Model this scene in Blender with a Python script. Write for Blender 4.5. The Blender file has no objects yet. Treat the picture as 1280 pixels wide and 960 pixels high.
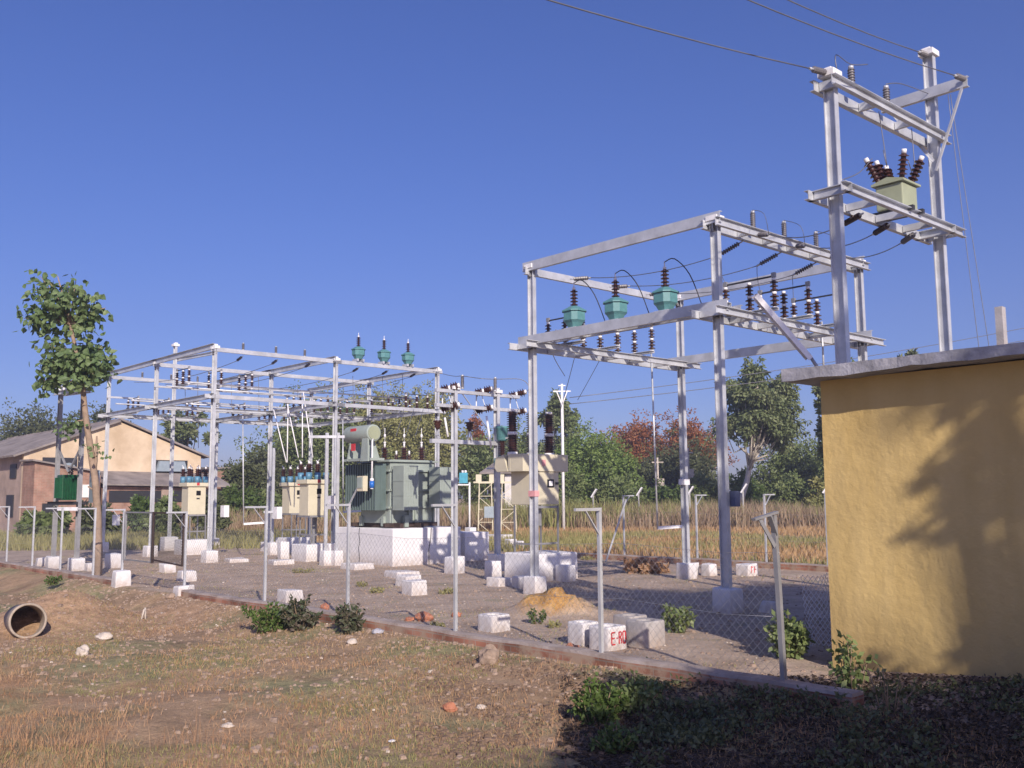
import bpy, math, random
from mathutils import Vector, Matrix, noise
random.seed(7)
R = math.radians
scene = bpy.context.scene
C = scene.collection
# ------------------------------------------------------------------ camera
F = 1221.0; EYE = 2.0; PITCH = R(6.63); ROLL = R(0.42)
fw = Vector((0, math.cos(PITCH), math.sin(PITCH)))
r0 = Vector((1, 0, 0)); u0 = Vector((0, -math.sin(PITCH), math.cos(PITCH)))
rr = r0 * math.cos(ROLL) - u0 * math.sin(ROLL)
uu = r0 * math.sin(ROLL) + u0 * math.cos(ROLL)
CAM = Vector((0, 0, EYE))
cd = bpy.data.cameras.new('camera'); cam = bpy.data.objects.new('camera', cd); C.objects.link(cam)
cd.sensor_width = 36.0; cd.lens = 36.0 * F / 1280.0; cd.clip_end = 5000; cd.clip_start = 0.05
m = Matrix.Identity(4)
for i in range(3):
    m[i][0] = rr[i]; m[i][1] = uu[i]; m[i][2] = -fw[i]; m[i][3] = CAM[i]
cam.matrix_world = m
scene.camera = cam

def ray(px, py):
    return rr * ((px - 640) / F) + uu * ((480 - py) / F) + fw
def gp(px, py, z=0.0):
    d = ray(px, py); t = (z - EYE) / d.z
    return CAM + d * t
def dp(px, py, Y):
    d = ray(px, py)
    return CAM + d * (Y / d.y)
def proj(p):
    v = Vector(p) - CAM
    k = v.dot(fw)
    return (640 + F * v.dot(rr) / k, 480 - F * v.dot(uu) / k)
# ------------------------------------------------------------------ site axes
SA = R(-47.96)
E1 = Vector((math.cos(SA), math.sin(SA), 0)); E2 = Vector((-math.sin(SA), math.cos(SA), 0))
P0 = Vector((1.05, 12.0, 0))
def W(a, b, z=0.0):                       # site coordinates: a away to the left along the front fence, b into the yard
    return P0 - E1 * a + E2 * b + Vector((0, 0, z))
def AB(p):
    d = Vector((p[0] - P0.x, p[1] - P0.y, 0))
    return (-d.dot(E1), d.dot(E2))
def sm(x, a, b):
    t = max(0.0, min(1.0, (x - a) / (b - a))); return t * t * (3 - 2 * t)
PIPE = gp(32, 797, -0.35)
HEAP = gp(692, 768)
def gz(x, y):
    a, b = AB((x, y))
    n = noise.noise(Vector((x * .35, y * .35, 1.3))) * .07 + noise.noise(Vector((x * 1.3, y * 1.3, 4.1))) * .03 + noise.noise(Vector((x * 4.5, y * 4.5, 9.0))) * .012
    inn = sm(b, -0.15, 0.25) * (1 - sm(b, 40, 60))
    out = 0.035 + .06 * noise.noise(Vector((x * 1.1, y * 1.1, 20))) - (0.10 + .22 * sm(a, 4, 12)) * sm(-b, 0.15, 1.4)
    # dip in front of the gate
    out -= 0.12 * math.exp(-((a - 13.8) / 2.2) ** 2 - ((b + 1.0) / 1.3) ** 2)
    k = sm(b, 0, 0.6)
    z = out * (1 - sm(b, -0.35, 0.02)) + n * (0.35 * inn + (1 - inn) * 1.0)
    d = math.hypot(x, y)
    z *= (1 - sm(d, 60, 120))
    z += .40 * math.exp(-(((x - HEAP.x) * .8) ** 2 + (y - HEAP.y) ** 2) / .28) * (1 + .9 * noise.noise(Vector((x * 2.5, y * 2.5, 0))) + .5 * noise.noise(Vector((x * 7, y * 7, 3))))
    q = math.hypot(x - PIPE.x - .1, (y - PIPE.y - 1.1) * .8)
    z += .62 * math.exp(-(q / 1.0) ** 2) * (1 - sm(b, -1.0, 0))
    # spoil along the building
    wl = Vector((3.74, 11.4, 0)); dd = Vector((x, y, 0)) - wl
    s = dd.dot(E1); t = -dd.dot(E2)
    if -1.5 < s < 12 and -3 < t < 4:
        z += .16 * sm(s, -.3, 2.2) * math.exp(-(t / .9) ** 2)
    return z
def gpt(px, py):                           # pixel onto the modelled ground
    p = gp(px, py)
    for _ in range(6):
        p = gp(px, py, gz(p.x, p.y))
    return p
def wg(a, b, dz=0.0):
    p = W(a, b); p.z = gz(p.x, p.y) + dz; return p
# ------------------------------------------------------------------ materials
def mat(name, col, rough=.7, metal=0.0, var=.12, scale=6.0, bump=.0, bscale=60.0, spec=.5, col2=None, dirt=None):
    mt = bpy.data.materials.new(name); mt.use_nodes = True
    nt = mt.node_tree; N = nt.nodes; L = nt.links
    bs = N['Principled BSDF']
    tc = N.new('ShaderNodeTexCoord')
    nz = N.new('ShaderNodeTexNoise'); nz.inputs['Scale'].default_value = scale; nz.inputs['Detail'].default_value = 6; nz.inputs['Roughness'].default_value = .65
    L.new(tc.outputs['Object'], nz.inputs['Vector'])
    cr = N.new('ShaderNodeValToRGB')
    c2 = col2 or tuple(min(1, c * (1 + var)) for c in col)
    c1 = tuple(c * (1 - var) for c in col) if not col2 else col
    cr.color_ramp.elements[0].position = .35; cr.color_ramp.elements[1].position = .65
    cr.color_ramp.elements[0].color = (*c1, 1); cr.color_ramp.elements[1].color = (*c2, 1)
    L.new(nz.outputs['Fac'], cr.inputs['Fac'])
    out = cr.outputs['Color']
    if dirt:                               # (colour, height, strength): soil splashed on the foot of the thing
        sx = N.new('ShaderNodeSeparateXYZ'); L.new(tc.outputs['Object'], sx.inputs[0])
        n2 = N.new('ShaderNodeTexNoise'); n2.inputs['Scale'].default_value = 9; n2.inputs['Detail'].default_value = 5; L.new(tc.outputs['Object'], n2.inputs['Vector'])
        mr = N.new('ShaderNodeMapRange'); mr.inputs['From Min'].default_value = 0; mr.inputs['From Max'].default_value = dirt[1]
        mr.inputs['To Min'].default_value = 1; mr.inputs['To Max'].default_value = 0
        L.new(sx.outputs['Z'], mr.inputs['Value'])
        mu = N.new('ShaderNodeMath'); mu.operation = 'MULTIPLY'; L.new(mr.outputs[0], mu.inputs[0])
        m3 = N.new('ShaderNodeMapRange'); m3.inputs['From Min'].default_value = .35; m3.inputs['From Max'].default_value = .62; L.new(n2.outputs['Fac'], m3.inputs['Value'])
        m3.inputs['To Min'].default_value = .25; m3.inputs['To Max'].default_value = dirt[2]
        L.new(m3.outputs[0], mu.inputs[1])
        mx = N.new('ShaderNodeMixRGB'); L.new(mu.outputs[0], mx.inputs['Fac']); L.new(out, mx.inputs['Color1']); mx.inputs['Color2'].default_value = (*dirt[0], 1)
        out = mx.outputs['Color']
    L.new(out, bs.inputs['Base Color'])
    bs.inputs['Roughness'].default_value = rough; bs.inputs['Metallic'].default_value = metal
    bs.inputs['Specular IOR Level'].default_value = spec
    if bump:
        bz = N.new('ShaderNodeTexNoise'); bz.inputs['Scale'].default_value = bscale; bz.inputs['Detail'].default_value = 5
        L.new(tc.outputs['Object'], bz.inputs['Vector'])
        bp = N.new('ShaderNodeBump'); bp.inputs['Strength'].default_value = bump; bp.inputs['Distance'].default_value = .02
        L.new(bz.outputs['Fac'], bp.inputs['Height']); L.new(bp.outputs[0], bs.inputs['Normal'])
    return mt
def leafmat(name, c1, c2, c3, rough=.55, trans=.25):
    mt = bpy.data.materials.new(name); mt.use_nodes = True
    nt = mt.node_tree; N = nt.nodes; L = nt.links; bs = N['Principled BSDF']
    ge = N.new('ShaderNodeNewGeometry'); cr = N.new('ShaderNodeValToRGB')
    e = cr.color_ramp.elements; e[0].color = (*c1, 1); e[1].color = (*c3, 1); k = e.new(.55); k.color = (*c2, 1)
    tc = N.new('ShaderNodeTexCoord'); nz = N.new('ShaderNodeTexNoise'); nz.inputs['Scale'].default_value = .7; nz.inputs['Detail'].default_value = 3
    L.new(tc.outputs['Object'], nz.inputs['Vector'])
    ad = N.new('ShaderNodeMath'); ad.operation = 'MULTIPLY_ADD'; ad.inputs[1].default_value = .5; L.new(ge.outputs['Random Per Island'], ad.inputs[0])
    m2 = N.new('ShaderNodeMapRange'); m2.inputs['From Min'].default_value = .3; m2.inputs['From Max'].default_value = .7; m2.inputs['To Max'].default_value = .5
    L.new(nz.outputs['Fac'], m2.inputs['Value']); L.new(m2.outputs[0], ad.inputs[2])
    L.new(ad.outputs[0], cr.inputs['Fac'])
    L.new(cr.outputs['Color'], bs.inputs['Base Color']); bs.inputs['Roughness'].default_value = rough
    tr = N.new('ShaderNodeBsdfTranslucent'); L.new(cr.outputs['Color'], tr.inputs['Color'])
    mx = N.new('ShaderNodeMixShader'); mx.inputs[0].default_value = trans
    L.new(bs.outputs[0], mx.inputs[1]); L.new(tr.outputs[0], mx.inputs[2]); L.new(mx.outputs[0], N['Material Output'].inputs['Surface'])
    return mt
SOIL = (.30, .20, .125)
M = {}
M['steel'] = mat('silver_painted_steel', (.56, .575, .60), .42, .35, .17, 2.2, .08, 30)
M['steel_dull'] = mat('weathered_galvanised_steel', (.31, .31, .32), .5, .4, .15, 4, .05, 40)
M['dark'] = mat('dark_metal', (.05, .05, .055), .5, .3)
M['wire'] = mat('aluminium_wire', (.25, .25, .27), .5, .6)
M['mesh'] = mat('galvanised_mesh_wire', (.42, .42, .44), .45, .5)
M['white'] = mat('whitewashed_concrete', (.74, .73, .74), .9, 0, .06, 5, .25, 35, .2, dirt=(SOIL, .38, .62))
M['capwhite'] = mat('white_paint', (.8, .79, .8), .6)
M['concrete'] = mat('bare_concrete', (.40, .38, .38), .9, 0, .2, 4, .35, 40, .2, dirt=(SOIL, .3, .6))
M['slab'] = mat('weathered_roof_slab', (.36, .36, .40), .9, 0, .3, 2.2, .6, 18, .2)
M['teal'] = mat('teal_enamel', (.10, .255, .265), .45, 0, .12, 5)
M['bluebush'] = mat('blue_grey_enamel', (.10, .24, .36), .4, 0, .15, 5)
M['brown'] = mat('brown_glazed_porcelain', (.055, .022, .018), .22, 0, .3, 8)
M['grins'] = mat('grey_porcelain', (.16, .15, .16), .35, 0, .15, 8)
M['tgreen'] = mat('transformer_grey_green', (.31, .36, .325), .5, 0, .10, 2, .03, 30)
M['tdark'] = mat('radiator_grey_green', (.11, .155, .15), .5, 0, .1, 3)
M['rust'] = mat('rusty_dark_steel', (.06, .04, .035), .8, .2, .3, 8)
M['cream'] = mat('cream_enamel', (.62, .57, .42), .45, 0, .05, 3, dirt=None)
M['grgreen'] = mat('pale_olive_enamel', (.33, .36, .24), .5, 0, .08, 4)
M['bottle'] = mat('bottle_green_enamel', (.005, .075, .028), .4, 0, .3, 8)
M['blue'] = mat('blue_glass_jar', (.02, .14, .5), .3)
M['cyan'] = mat('bright_blue_enamel', (.06, .33, .45), .4)
M['red'] = mat('red_paint', (.55, .04, .05), .6)
M['pink'] = mat('pink_sticker', (.75, .36, .36), .6)
M['black'] = mat('black_glass', (.01, .01, .012), .2)
M['bluebox'] = mat('slate_blue_box', (.10, .12, .20), .5)
M['bark'] = mat('smooth_pale_bark', (.30, .22, .16), .9, 0, .2, 6, .4, 30, .2)
M['barkd'] = mat('dark_bark', (.10, .075, .055), .95, 0, .3, 6, .5, 30, .2)
M['barkw'] = mat('white_eucalyptus_bark', (.52, .47, .40), .8, 0, .15, 6)
M['pipe'] = mat('concrete_pipe', (.36, .30, .24), .9, 0, .2, 8, .3, 40, .2)
M['blackpipe'] = mat('grey_black_hose', (.07, .07, .08), .6)
M['stone'] = mat('pale_stone', (.50, .44, .38), .9, 0, .25, 3, .5, 20, .2)
M['darkclod'] = mat('dark_damp_clod', (.20, .14, .10), 1, 0, .3, 9, .6, 20, .1)
M['clod'] = mat('dry_clod', (.30, .225, .175), 1, 0, .25, 8, .6, 20, .1)
M['redstone'] = mat('broken_red_brick', (.42, .18, .11), .95, 0, .3, 6, .6, 20, .1)
M['cement'] = mat('cement_cap', (.44, .38, .35), .95, 0, .25, 3, .5, 25, .2, col2=(.30, .24, .205))
M['window'] = mat('dark_opening', (.02, .02, .025), .6)
M['roofg'] = mat('weathered_sheet_roof', (.27, .235, .215), .9, 0, .3, .8, .2, 20, .2)
M['plaster_old'] = mat('stained_cream_plaster', (.50, .38, .25), .95, 0, .15, .45, .2, 8, .2, col2=(.72, .58, .42))
M['plaster_grey'] = mat('grey_side_plaster', (.36, .27, .22), .95, 0, .25, .6)
M['farwhite'] = mat('far_whitewash', (.75, .72, .68), .95, 0, .15, 1.5)
M['sheet'] = mat('grey_metal_sheet', (.30, .36, .40), .5, .2, .1, 3)
M['lgreen'] = leafmat('leaf_broad', (.07, .125, .045), (.14, .21, .08), (.25, .31, .13))
M['lolive'] = leafmat('leaf_olive', (.19, .205, .07), (.31, .31, .11), (.40, .38, .16))
M['lmid'] = leafmat('leaf_mid', (.10, .145, .05), (.18, .23, .08), (.27, .31, .12))
M['ldark'] = leafmat('leaf_dark', (.065, .08, .035), (.11, .13, .055), (.17, .18, .08))
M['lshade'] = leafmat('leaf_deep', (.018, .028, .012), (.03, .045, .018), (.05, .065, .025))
M['lbright'] = leafmat('leaf_feathery', (.10, .16, .04), (.18, .26, .06), (.26, .33, .09))
M['fieldred'] = leafmat('field_russet_grass', (.28, .19, .12), (.36, .265, .175), (.42, .34, .22), .8, .2)
M['shade_leaves'] = leafmat('shade_leaf_layer', (.030, .020, .014), (.055, .036, .024), (.10, .065, .04), .9, .1)  # very dark leaf tone, added to darken the tree-shaded ground
M['leuc'] = leafmat('leaf_eucalyptus', (.10, .14, .055), (.18, .22, .09), (.28, .30, .15))
M['lred'] = leafmat('leaf_rust_red', (.16, .06, .02), (.36, .13, .045), (.24, .15, .05))
M['lmauve'] = leafmat('leaf_mauve_green', (.045, .085, .03), (.10, .10, .06), (.17, .11, .10))
M['lfern'] = leafmat('leaf_bright', (.05, .09, .018), (.10, .155, .035), (.18, .235, .07))
M['dry'] = leafmat('dry_grass', (.34, .22, .10), (.44, .28, .14), (.50, .38, .22), .8, .2)
M['dryred'] = leafmat('dry_rust_grass', (.30, .16, .08), (.43, .25, .135), (.50, .34, .20), .8, .2)
M['grass'] = leafmat('green_short_grass', (.20, .20, .07), (.30, .28, .11), (.40, .35, .17), .8, .2)
M['twig'] = mat('dry_twig', (.28, .20, .13), .9)

def brickmat(name, c1, c2, mortar, sc, soil=.35, stain=.3):
    mt = bpy.data.materials.new(name); mt.use_nodes = True
    nt = mt.node_tree; N = nt.nodes; L = nt.links; bs = N['Principled BSDF']; bs.inputs['Roughness'].default_value = .95; bs.inputs['Specular IOR Level'].default_value = .2
    tc = N.new('ShaderNodeTexCoord'); sx = N.new('ShaderNodeSeparateXYZ'); cb = N.new('ShaderNodeCombineXYZ')
    L.new(tc.outputs['Object'], sx.inputs[0])
    ad = N.new('ShaderNodeMath'); ad.operation = 'ADD'; L.new(sx.outputs['X'], ad.inputs[0]); L.new(sx.outputs['Y'], ad.inputs[1])
    L.new(ad.outputs[0], cb.inputs['X']); L.new(sx.outputs['Z'], cb.inputs['Y'])
    b = N.new('ShaderNodeTexBrick'); b.inputs['Scale'].default_value = 1; b.inputs['Brick Width'].default_value = .24 * sc; b.inputs['Row Height'].default_value = .08 * sc
    b.inputs['Mortar Size'].default_value = .008 * sc
    b.inputs['Color1'].default_value = (*c1, 1); b.inputs['Color2'].default_value = (*c2, 1); b.inputs['Mortar'].default_value = (*mortar, 1)
    L.new(cb.outputs[0], b.inputs['Vector'])
    nz = N.new('ShaderNodeTexNoise'); nz.inputs['Scale'].default_value = 1.7; nz.inputs['Detail'].default_value = 7; L.new(tc.outputs['Object'], nz.inputs['Vector'])
    mr = N.new('ShaderNodeMapRange'); mr.inputs['From Min'].default_value = .35; mr.inputs['From Max'].default_value = .65; mr.inputs['To Min'].default_value = 1 - stain; mr.inputs['To Max'].default_value = 1.1
    L.new(nz.outputs['Fac'], mr.inputs['Value'])
    mx = N.new('ShaderNodeMixRGB'); mx.blend_type = 'MULTIPLY'; mx.inputs['Fac'].default_value = 1; L.new(b.outputs['Color'], mx.inputs['Color1']); L.new(mr.outputs[0], mx.inputs['Color2'])
    n4 = N.new('ShaderNodeTexNoise'); n4.inputs['Scale'].default_value = 2.6; n4.inputs['Detail'].default_value = 8; n4.inputs['Roughness'].default_value = .7; L.new(tc.outputs['Object'], n4.inputs['Vector'])
    m4 = N.new('ShaderNodeMapRange'); m4.inputs['From Min'].default_value = .46; m4.inputs['From Max'].default_value = .58; m4.inputs['To Max'].default_value = soil; L.new(n4.outputs['Fac'], m4.inputs['Value'])
    m5 = N.new('ShaderNodeMixRGB'); L.new(m4.outputs[0], m5.inputs['Fac']); L.new(mx.outputs[0], m5.inputs['Color1']); m5.inputs['Color2'].default_value = (.36, .27, .20, 1)
    L.new(m5.outputs[0], bs.inputs['Base Color'])
    bp = N.new('ShaderNodeBump'); bp.inputs['Strength'].default_value = .5; bp.inputs['Distance'].default_value = .01; L.new(nz.outputs['Fac'], bp.inputs['Height']); L.new(bp.outputs[0], bs.inputs['Normal'])
    return mt
M['brick'] = brickmat('old_brick_wall', (.40, .22, .16), (.33, .18, .13), (.38, .28, .22), 1.2)
M['curb'] = brickmat('kerb_bricks', (.42, .19, .125), (.33, .15, .10), (.36, .28, .23), 1.0, soil=.9, stain=.5)

def yellowmat():
    mt = bpy.data.materials.new('yellow_limewashed_wall'); mt.use_nodes = True
    nt = mt.node_tree; N = nt.nodes; L = nt.links; bs = N['Principled BSDF']; bs.inputs['Roughness'].default_value = .92; bs.inputs['Specular IOR Level'].default_value = .2
    tc = N.new('ShaderNodeTexCoord')
    n1 = N.new('ShaderNodeTexNoise'); n1.inputs['Scale'].default_value = 1.6; n1.inputs['Detail'].default_value = 7; n1.inputs['Roughness'].default_value = .6; L.new(tc.outputs['Object'], n1.inputs['Vector'])
    mp = N.new('ShaderNodeMapping'); mp.inputs['Scale'].default_value = (3, 3, .35); L.new(tc.outputs['Object'], mp.inputs['Vector'])
    n2 = N.new('ShaderNodeTexNoise'); n2.inputs['Scale'].default_value = 1.5; n2.inputs['Detail'].default_value = 6; L.new(mp.outputs[0], n2.inputs['Vector'])
    cr = N.new('ShaderNodeValToRGB'); e = cr.color_ramp.elements; e[0].position = .3; e[1].position = .7
    e[0].color = (.56, .40, .155, 1); e[1].color = (.67, .50, .22, 1)
    mm = N.new('ShaderNodeMixRGB'); mm.inputs['Fac'].default_value = .45; L.new(n1.outputs['Fac'], mm.inputs['Color1']); L.new(n2.outputs['Fac'], mm.inputs['Color2'])
    L.new(mm.outputs[0], cr.inputs['Fac'])
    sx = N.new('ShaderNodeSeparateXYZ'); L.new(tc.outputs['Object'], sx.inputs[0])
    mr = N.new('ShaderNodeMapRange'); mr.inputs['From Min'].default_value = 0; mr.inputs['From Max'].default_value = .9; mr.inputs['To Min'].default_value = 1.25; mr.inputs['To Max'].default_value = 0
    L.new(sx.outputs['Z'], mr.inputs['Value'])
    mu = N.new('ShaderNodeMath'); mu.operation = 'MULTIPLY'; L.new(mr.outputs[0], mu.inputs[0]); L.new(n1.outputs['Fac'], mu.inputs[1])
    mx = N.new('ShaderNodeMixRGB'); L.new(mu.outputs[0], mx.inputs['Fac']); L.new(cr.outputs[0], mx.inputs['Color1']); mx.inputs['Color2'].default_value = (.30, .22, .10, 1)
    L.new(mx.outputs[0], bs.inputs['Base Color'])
    n3 = N.new('ShaderNodeTexNoise'); n3.inputs['Scale'].default_value = 3; n3.inputs['Detail'].default_value = 9; n3.inputs['Roughness'].default_value = .62; L.new(tc.outputs['Object'], n3.inputs['Vector'])
    bp = N.new('ShaderNodeBump'); bp.inputs['Strength'].default_value = .55; bp.inputs['Distance'].default_value = .05; L.new(n3.outputs['Fac'], bp.inputs['Height']); L.new(bp.outputs[0], bs.inputs['Normal'])
    return mt
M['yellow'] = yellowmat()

def groundmat():
    mt = bpy.data.materials.new('dry_soil_and_gravel'); mt.use_nodes = True
    nt = mt.node_tree; N = nt.nodes; L = nt.links; bs = N['Principled BSDF']; bs.inputs['Roughness'].default_value = .97; bs.inputs['Specular IOR Level'].default_value = .15
    ge = N.new('ShaderNodeNewGeometry'); POS = ge.outputs['Position']
    def nzn(sc, det=6, ro=.6):
        n = N.new('ShaderNodeTexNoise'); n.inputs['Scale'].default_value = sc; n.inputs['Detail'].default_value = det; n.inputs['Roughness'].default_value = ro
        L.new(POS, n.inputs['Vector']); return n.outputs['Fac']
    def ramp(fac, stops):
        c = N.new('ShaderNodeValToRGB'); e = c.color_ramp.elements
        e[0].position, e[0].color = stops[0][0], (*stops[0][1], 1); e[1].position, e[1].color = stops[-1][0], (*stops[-1][1], 1)
        for p_, k_ in stops[1:-1]:
            x = e.new(p_); x.color = (*k_, 1)
        L.new(fac, c.inputs['Fac']); return c.outputs['Color']
    def mix(f, a, b, bt='MIX'):
        x = N.new('ShaderNodeMixRGB'); x.blend_type = bt
        if isinstance(f, float): x.inputs['Fac'].default_value = f
        else: L.new(f, x.inputs['Fac'])
        for s, v in (('Color1', a), ('Color2', b)):
            if isinstance(v, tuple): x.inputs[s].default_value = (*v, 1)
            else: L.new(v, x.inputs[s])
        return x.outputs['Color']
    def mr(v, a, b, c=0.0, d=1.0):
        x = N.new('ShaderNodeMapRange'); x.inputs['From Min'].default_value = a; x.inputs['From Max'].default_value = b; x.inputs['To Min'].default_value = c; x.inputs['To Max'].default_value = d
        L.new(v, x.inputs['Value']); return x.outputs[0]
    def dot(vec, off):
        s = N.new('ShaderNodeVectorMath'); s.operation = 'SUBTRACT'; L.new(POS, s.inputs[0]); s.inputs[1].default_value = off
        d = N.new('ShaderNodeVectorMath'); d.operation = 'DOT_PRODUCT'; L.new(s.outputs[0], d.inputs[0]); d.inputs[1].default_value = vec
        return d.outputs['Value']
    def math_(op, a, b):
        x = N.new('ShaderNodeMath'); x.operation = op
        for i, v in enumerate((a, b)):
            if isinstance(v, (int, float)): x.inputs[i].default_value = v
            else: L.new(v, x.inputs[i])
        return x.outputs[0]
    A, B, Cn, D = nzn(.22, 5), nzn(1.1, 7), nzn(6, 8, .7), nzn(38, 6, .7)
    A2 = nzn(.5, 6)
    # outside: rust brown soil with straw and grey green patches
    out = ramp(B, [(.28, (.23, .155, .10)), (.42, (.35, .245, .155)), (.55, (.45, .31, .195)), (.72, (.40, .30, .20))])
    out = mix(mr(A2, .46, .60), out, ramp(Cn, [(.35, (.23, .22, .115)), (.65, (.37, .33, .18))]))
    out = mix(mr(A, .56, .70), out, (.50, .29, .15))
    # yard: grey brown gravelly murram
    yd = ramp(B, [(.28, (.36, .275, .205)), (.5, (.50, .39, .30)), (.72, (.60, .48, .38))])
    yd = mix(mr(nzn(.8, 6), .58, .72), yd, (.33, .30, .19))
    # the far field: tan to rust
    fld = ramp(A, [(.35, (.42, .34, .17)), (.5, (.52, .38, .21)), (.62, (.48, .32, .20))])
    b = dot(tuple(E2), tuple(P0)); a = dot(tuple(-E1), tuple(P0))
    bn = math_('ADD', b, math_('MULTIPLY', math_('SUBTRACT', B, .5), 1.2))
    col = mix(mr(bn, -.1, .25), out, yd)
    bf = math_('ADD', b, math_('MULTIPLY', math_('SUBTRACT', A2, .5), 3.0))
    col = mix(mr(bf, 14.6, 16.0), col, fld)
    # ochre heap and orange spoil by the pipe
    def blob(c, r):
        s = N.new('ShaderNodeVectorMath'); s.operation = 'DISTANCE'; L.new(POS, s.inputs[0]); s.inputs[1].default_value = c
        dd = math_('ADD', s.outputs['Value'], math_('MULTIPLY', math_('SUBTRACT', B, .5), r))
        return mr(dd, r * .55, r, 1.0, 0.0)
    col = mix(blob((HEAP.x, HEAP.y, .2), .75), col, ramp(Cn, [(.35, (.50, .27, .09)), (.65, (.62, .38, .15))]))
    col = mix(blob((PIPE.x + .7, PIPE.y + .7, 0), 3.2), col, ramp(Cn, [(.35, (.40, .26, .16)), (.65, (.52, .35, .22))]))
    col = mix(1.0, col, ramp(Cn, [(.25, (.72, .72, .72)), (.6, (1.06, 1.06, 1.06))]), 'MULTIPLY')
    col = mix(1.0, col, ramp(D, [(.3, (.70, .70, .70)), (.62, (1.15, 1.14, 1.12))]), 'MULTIPLY')
    # scattered pale pebbles
    vo = N.new('ShaderNodeTexVoronoi'); vo.inputs['Scale'].default_value = 9; vo.inputs['Randomness'].default_value = 1; L.new(POS, vo.inputs['Vector'])
    sp = N.new('ShaderNodeSeparateColor'); L.new(vo.outputs['Color'], sp.inputs[0])
    pk = math_('MULTIPLY', mr(vo.outputs['Distance'], .08, .15, 1, 0), mr(sp.outputs[0], .90, .93))
    col = mix(pk, col, (.50, .44, .38))
    L.new(col, bs.inputs['Base Color'])
    h = math_('ADD', math_('MULTIPLY', Cn, 1.0), math_('MULTIPLY', D, .45))
    h = math_('ADD', h, math_('MULTIPLY', pk, .5))
    bp = N.new('ShaderNodeBump'); bp.inputs['Strength'].default_value = .9; bp.inputs['Distance'].default_value = .045; L.new(h, bp.inputs['Height']); L.new(bp.outputs[0], bs.inputs['Normal'])
    return mt
M['ground'] = groundmat()
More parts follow.
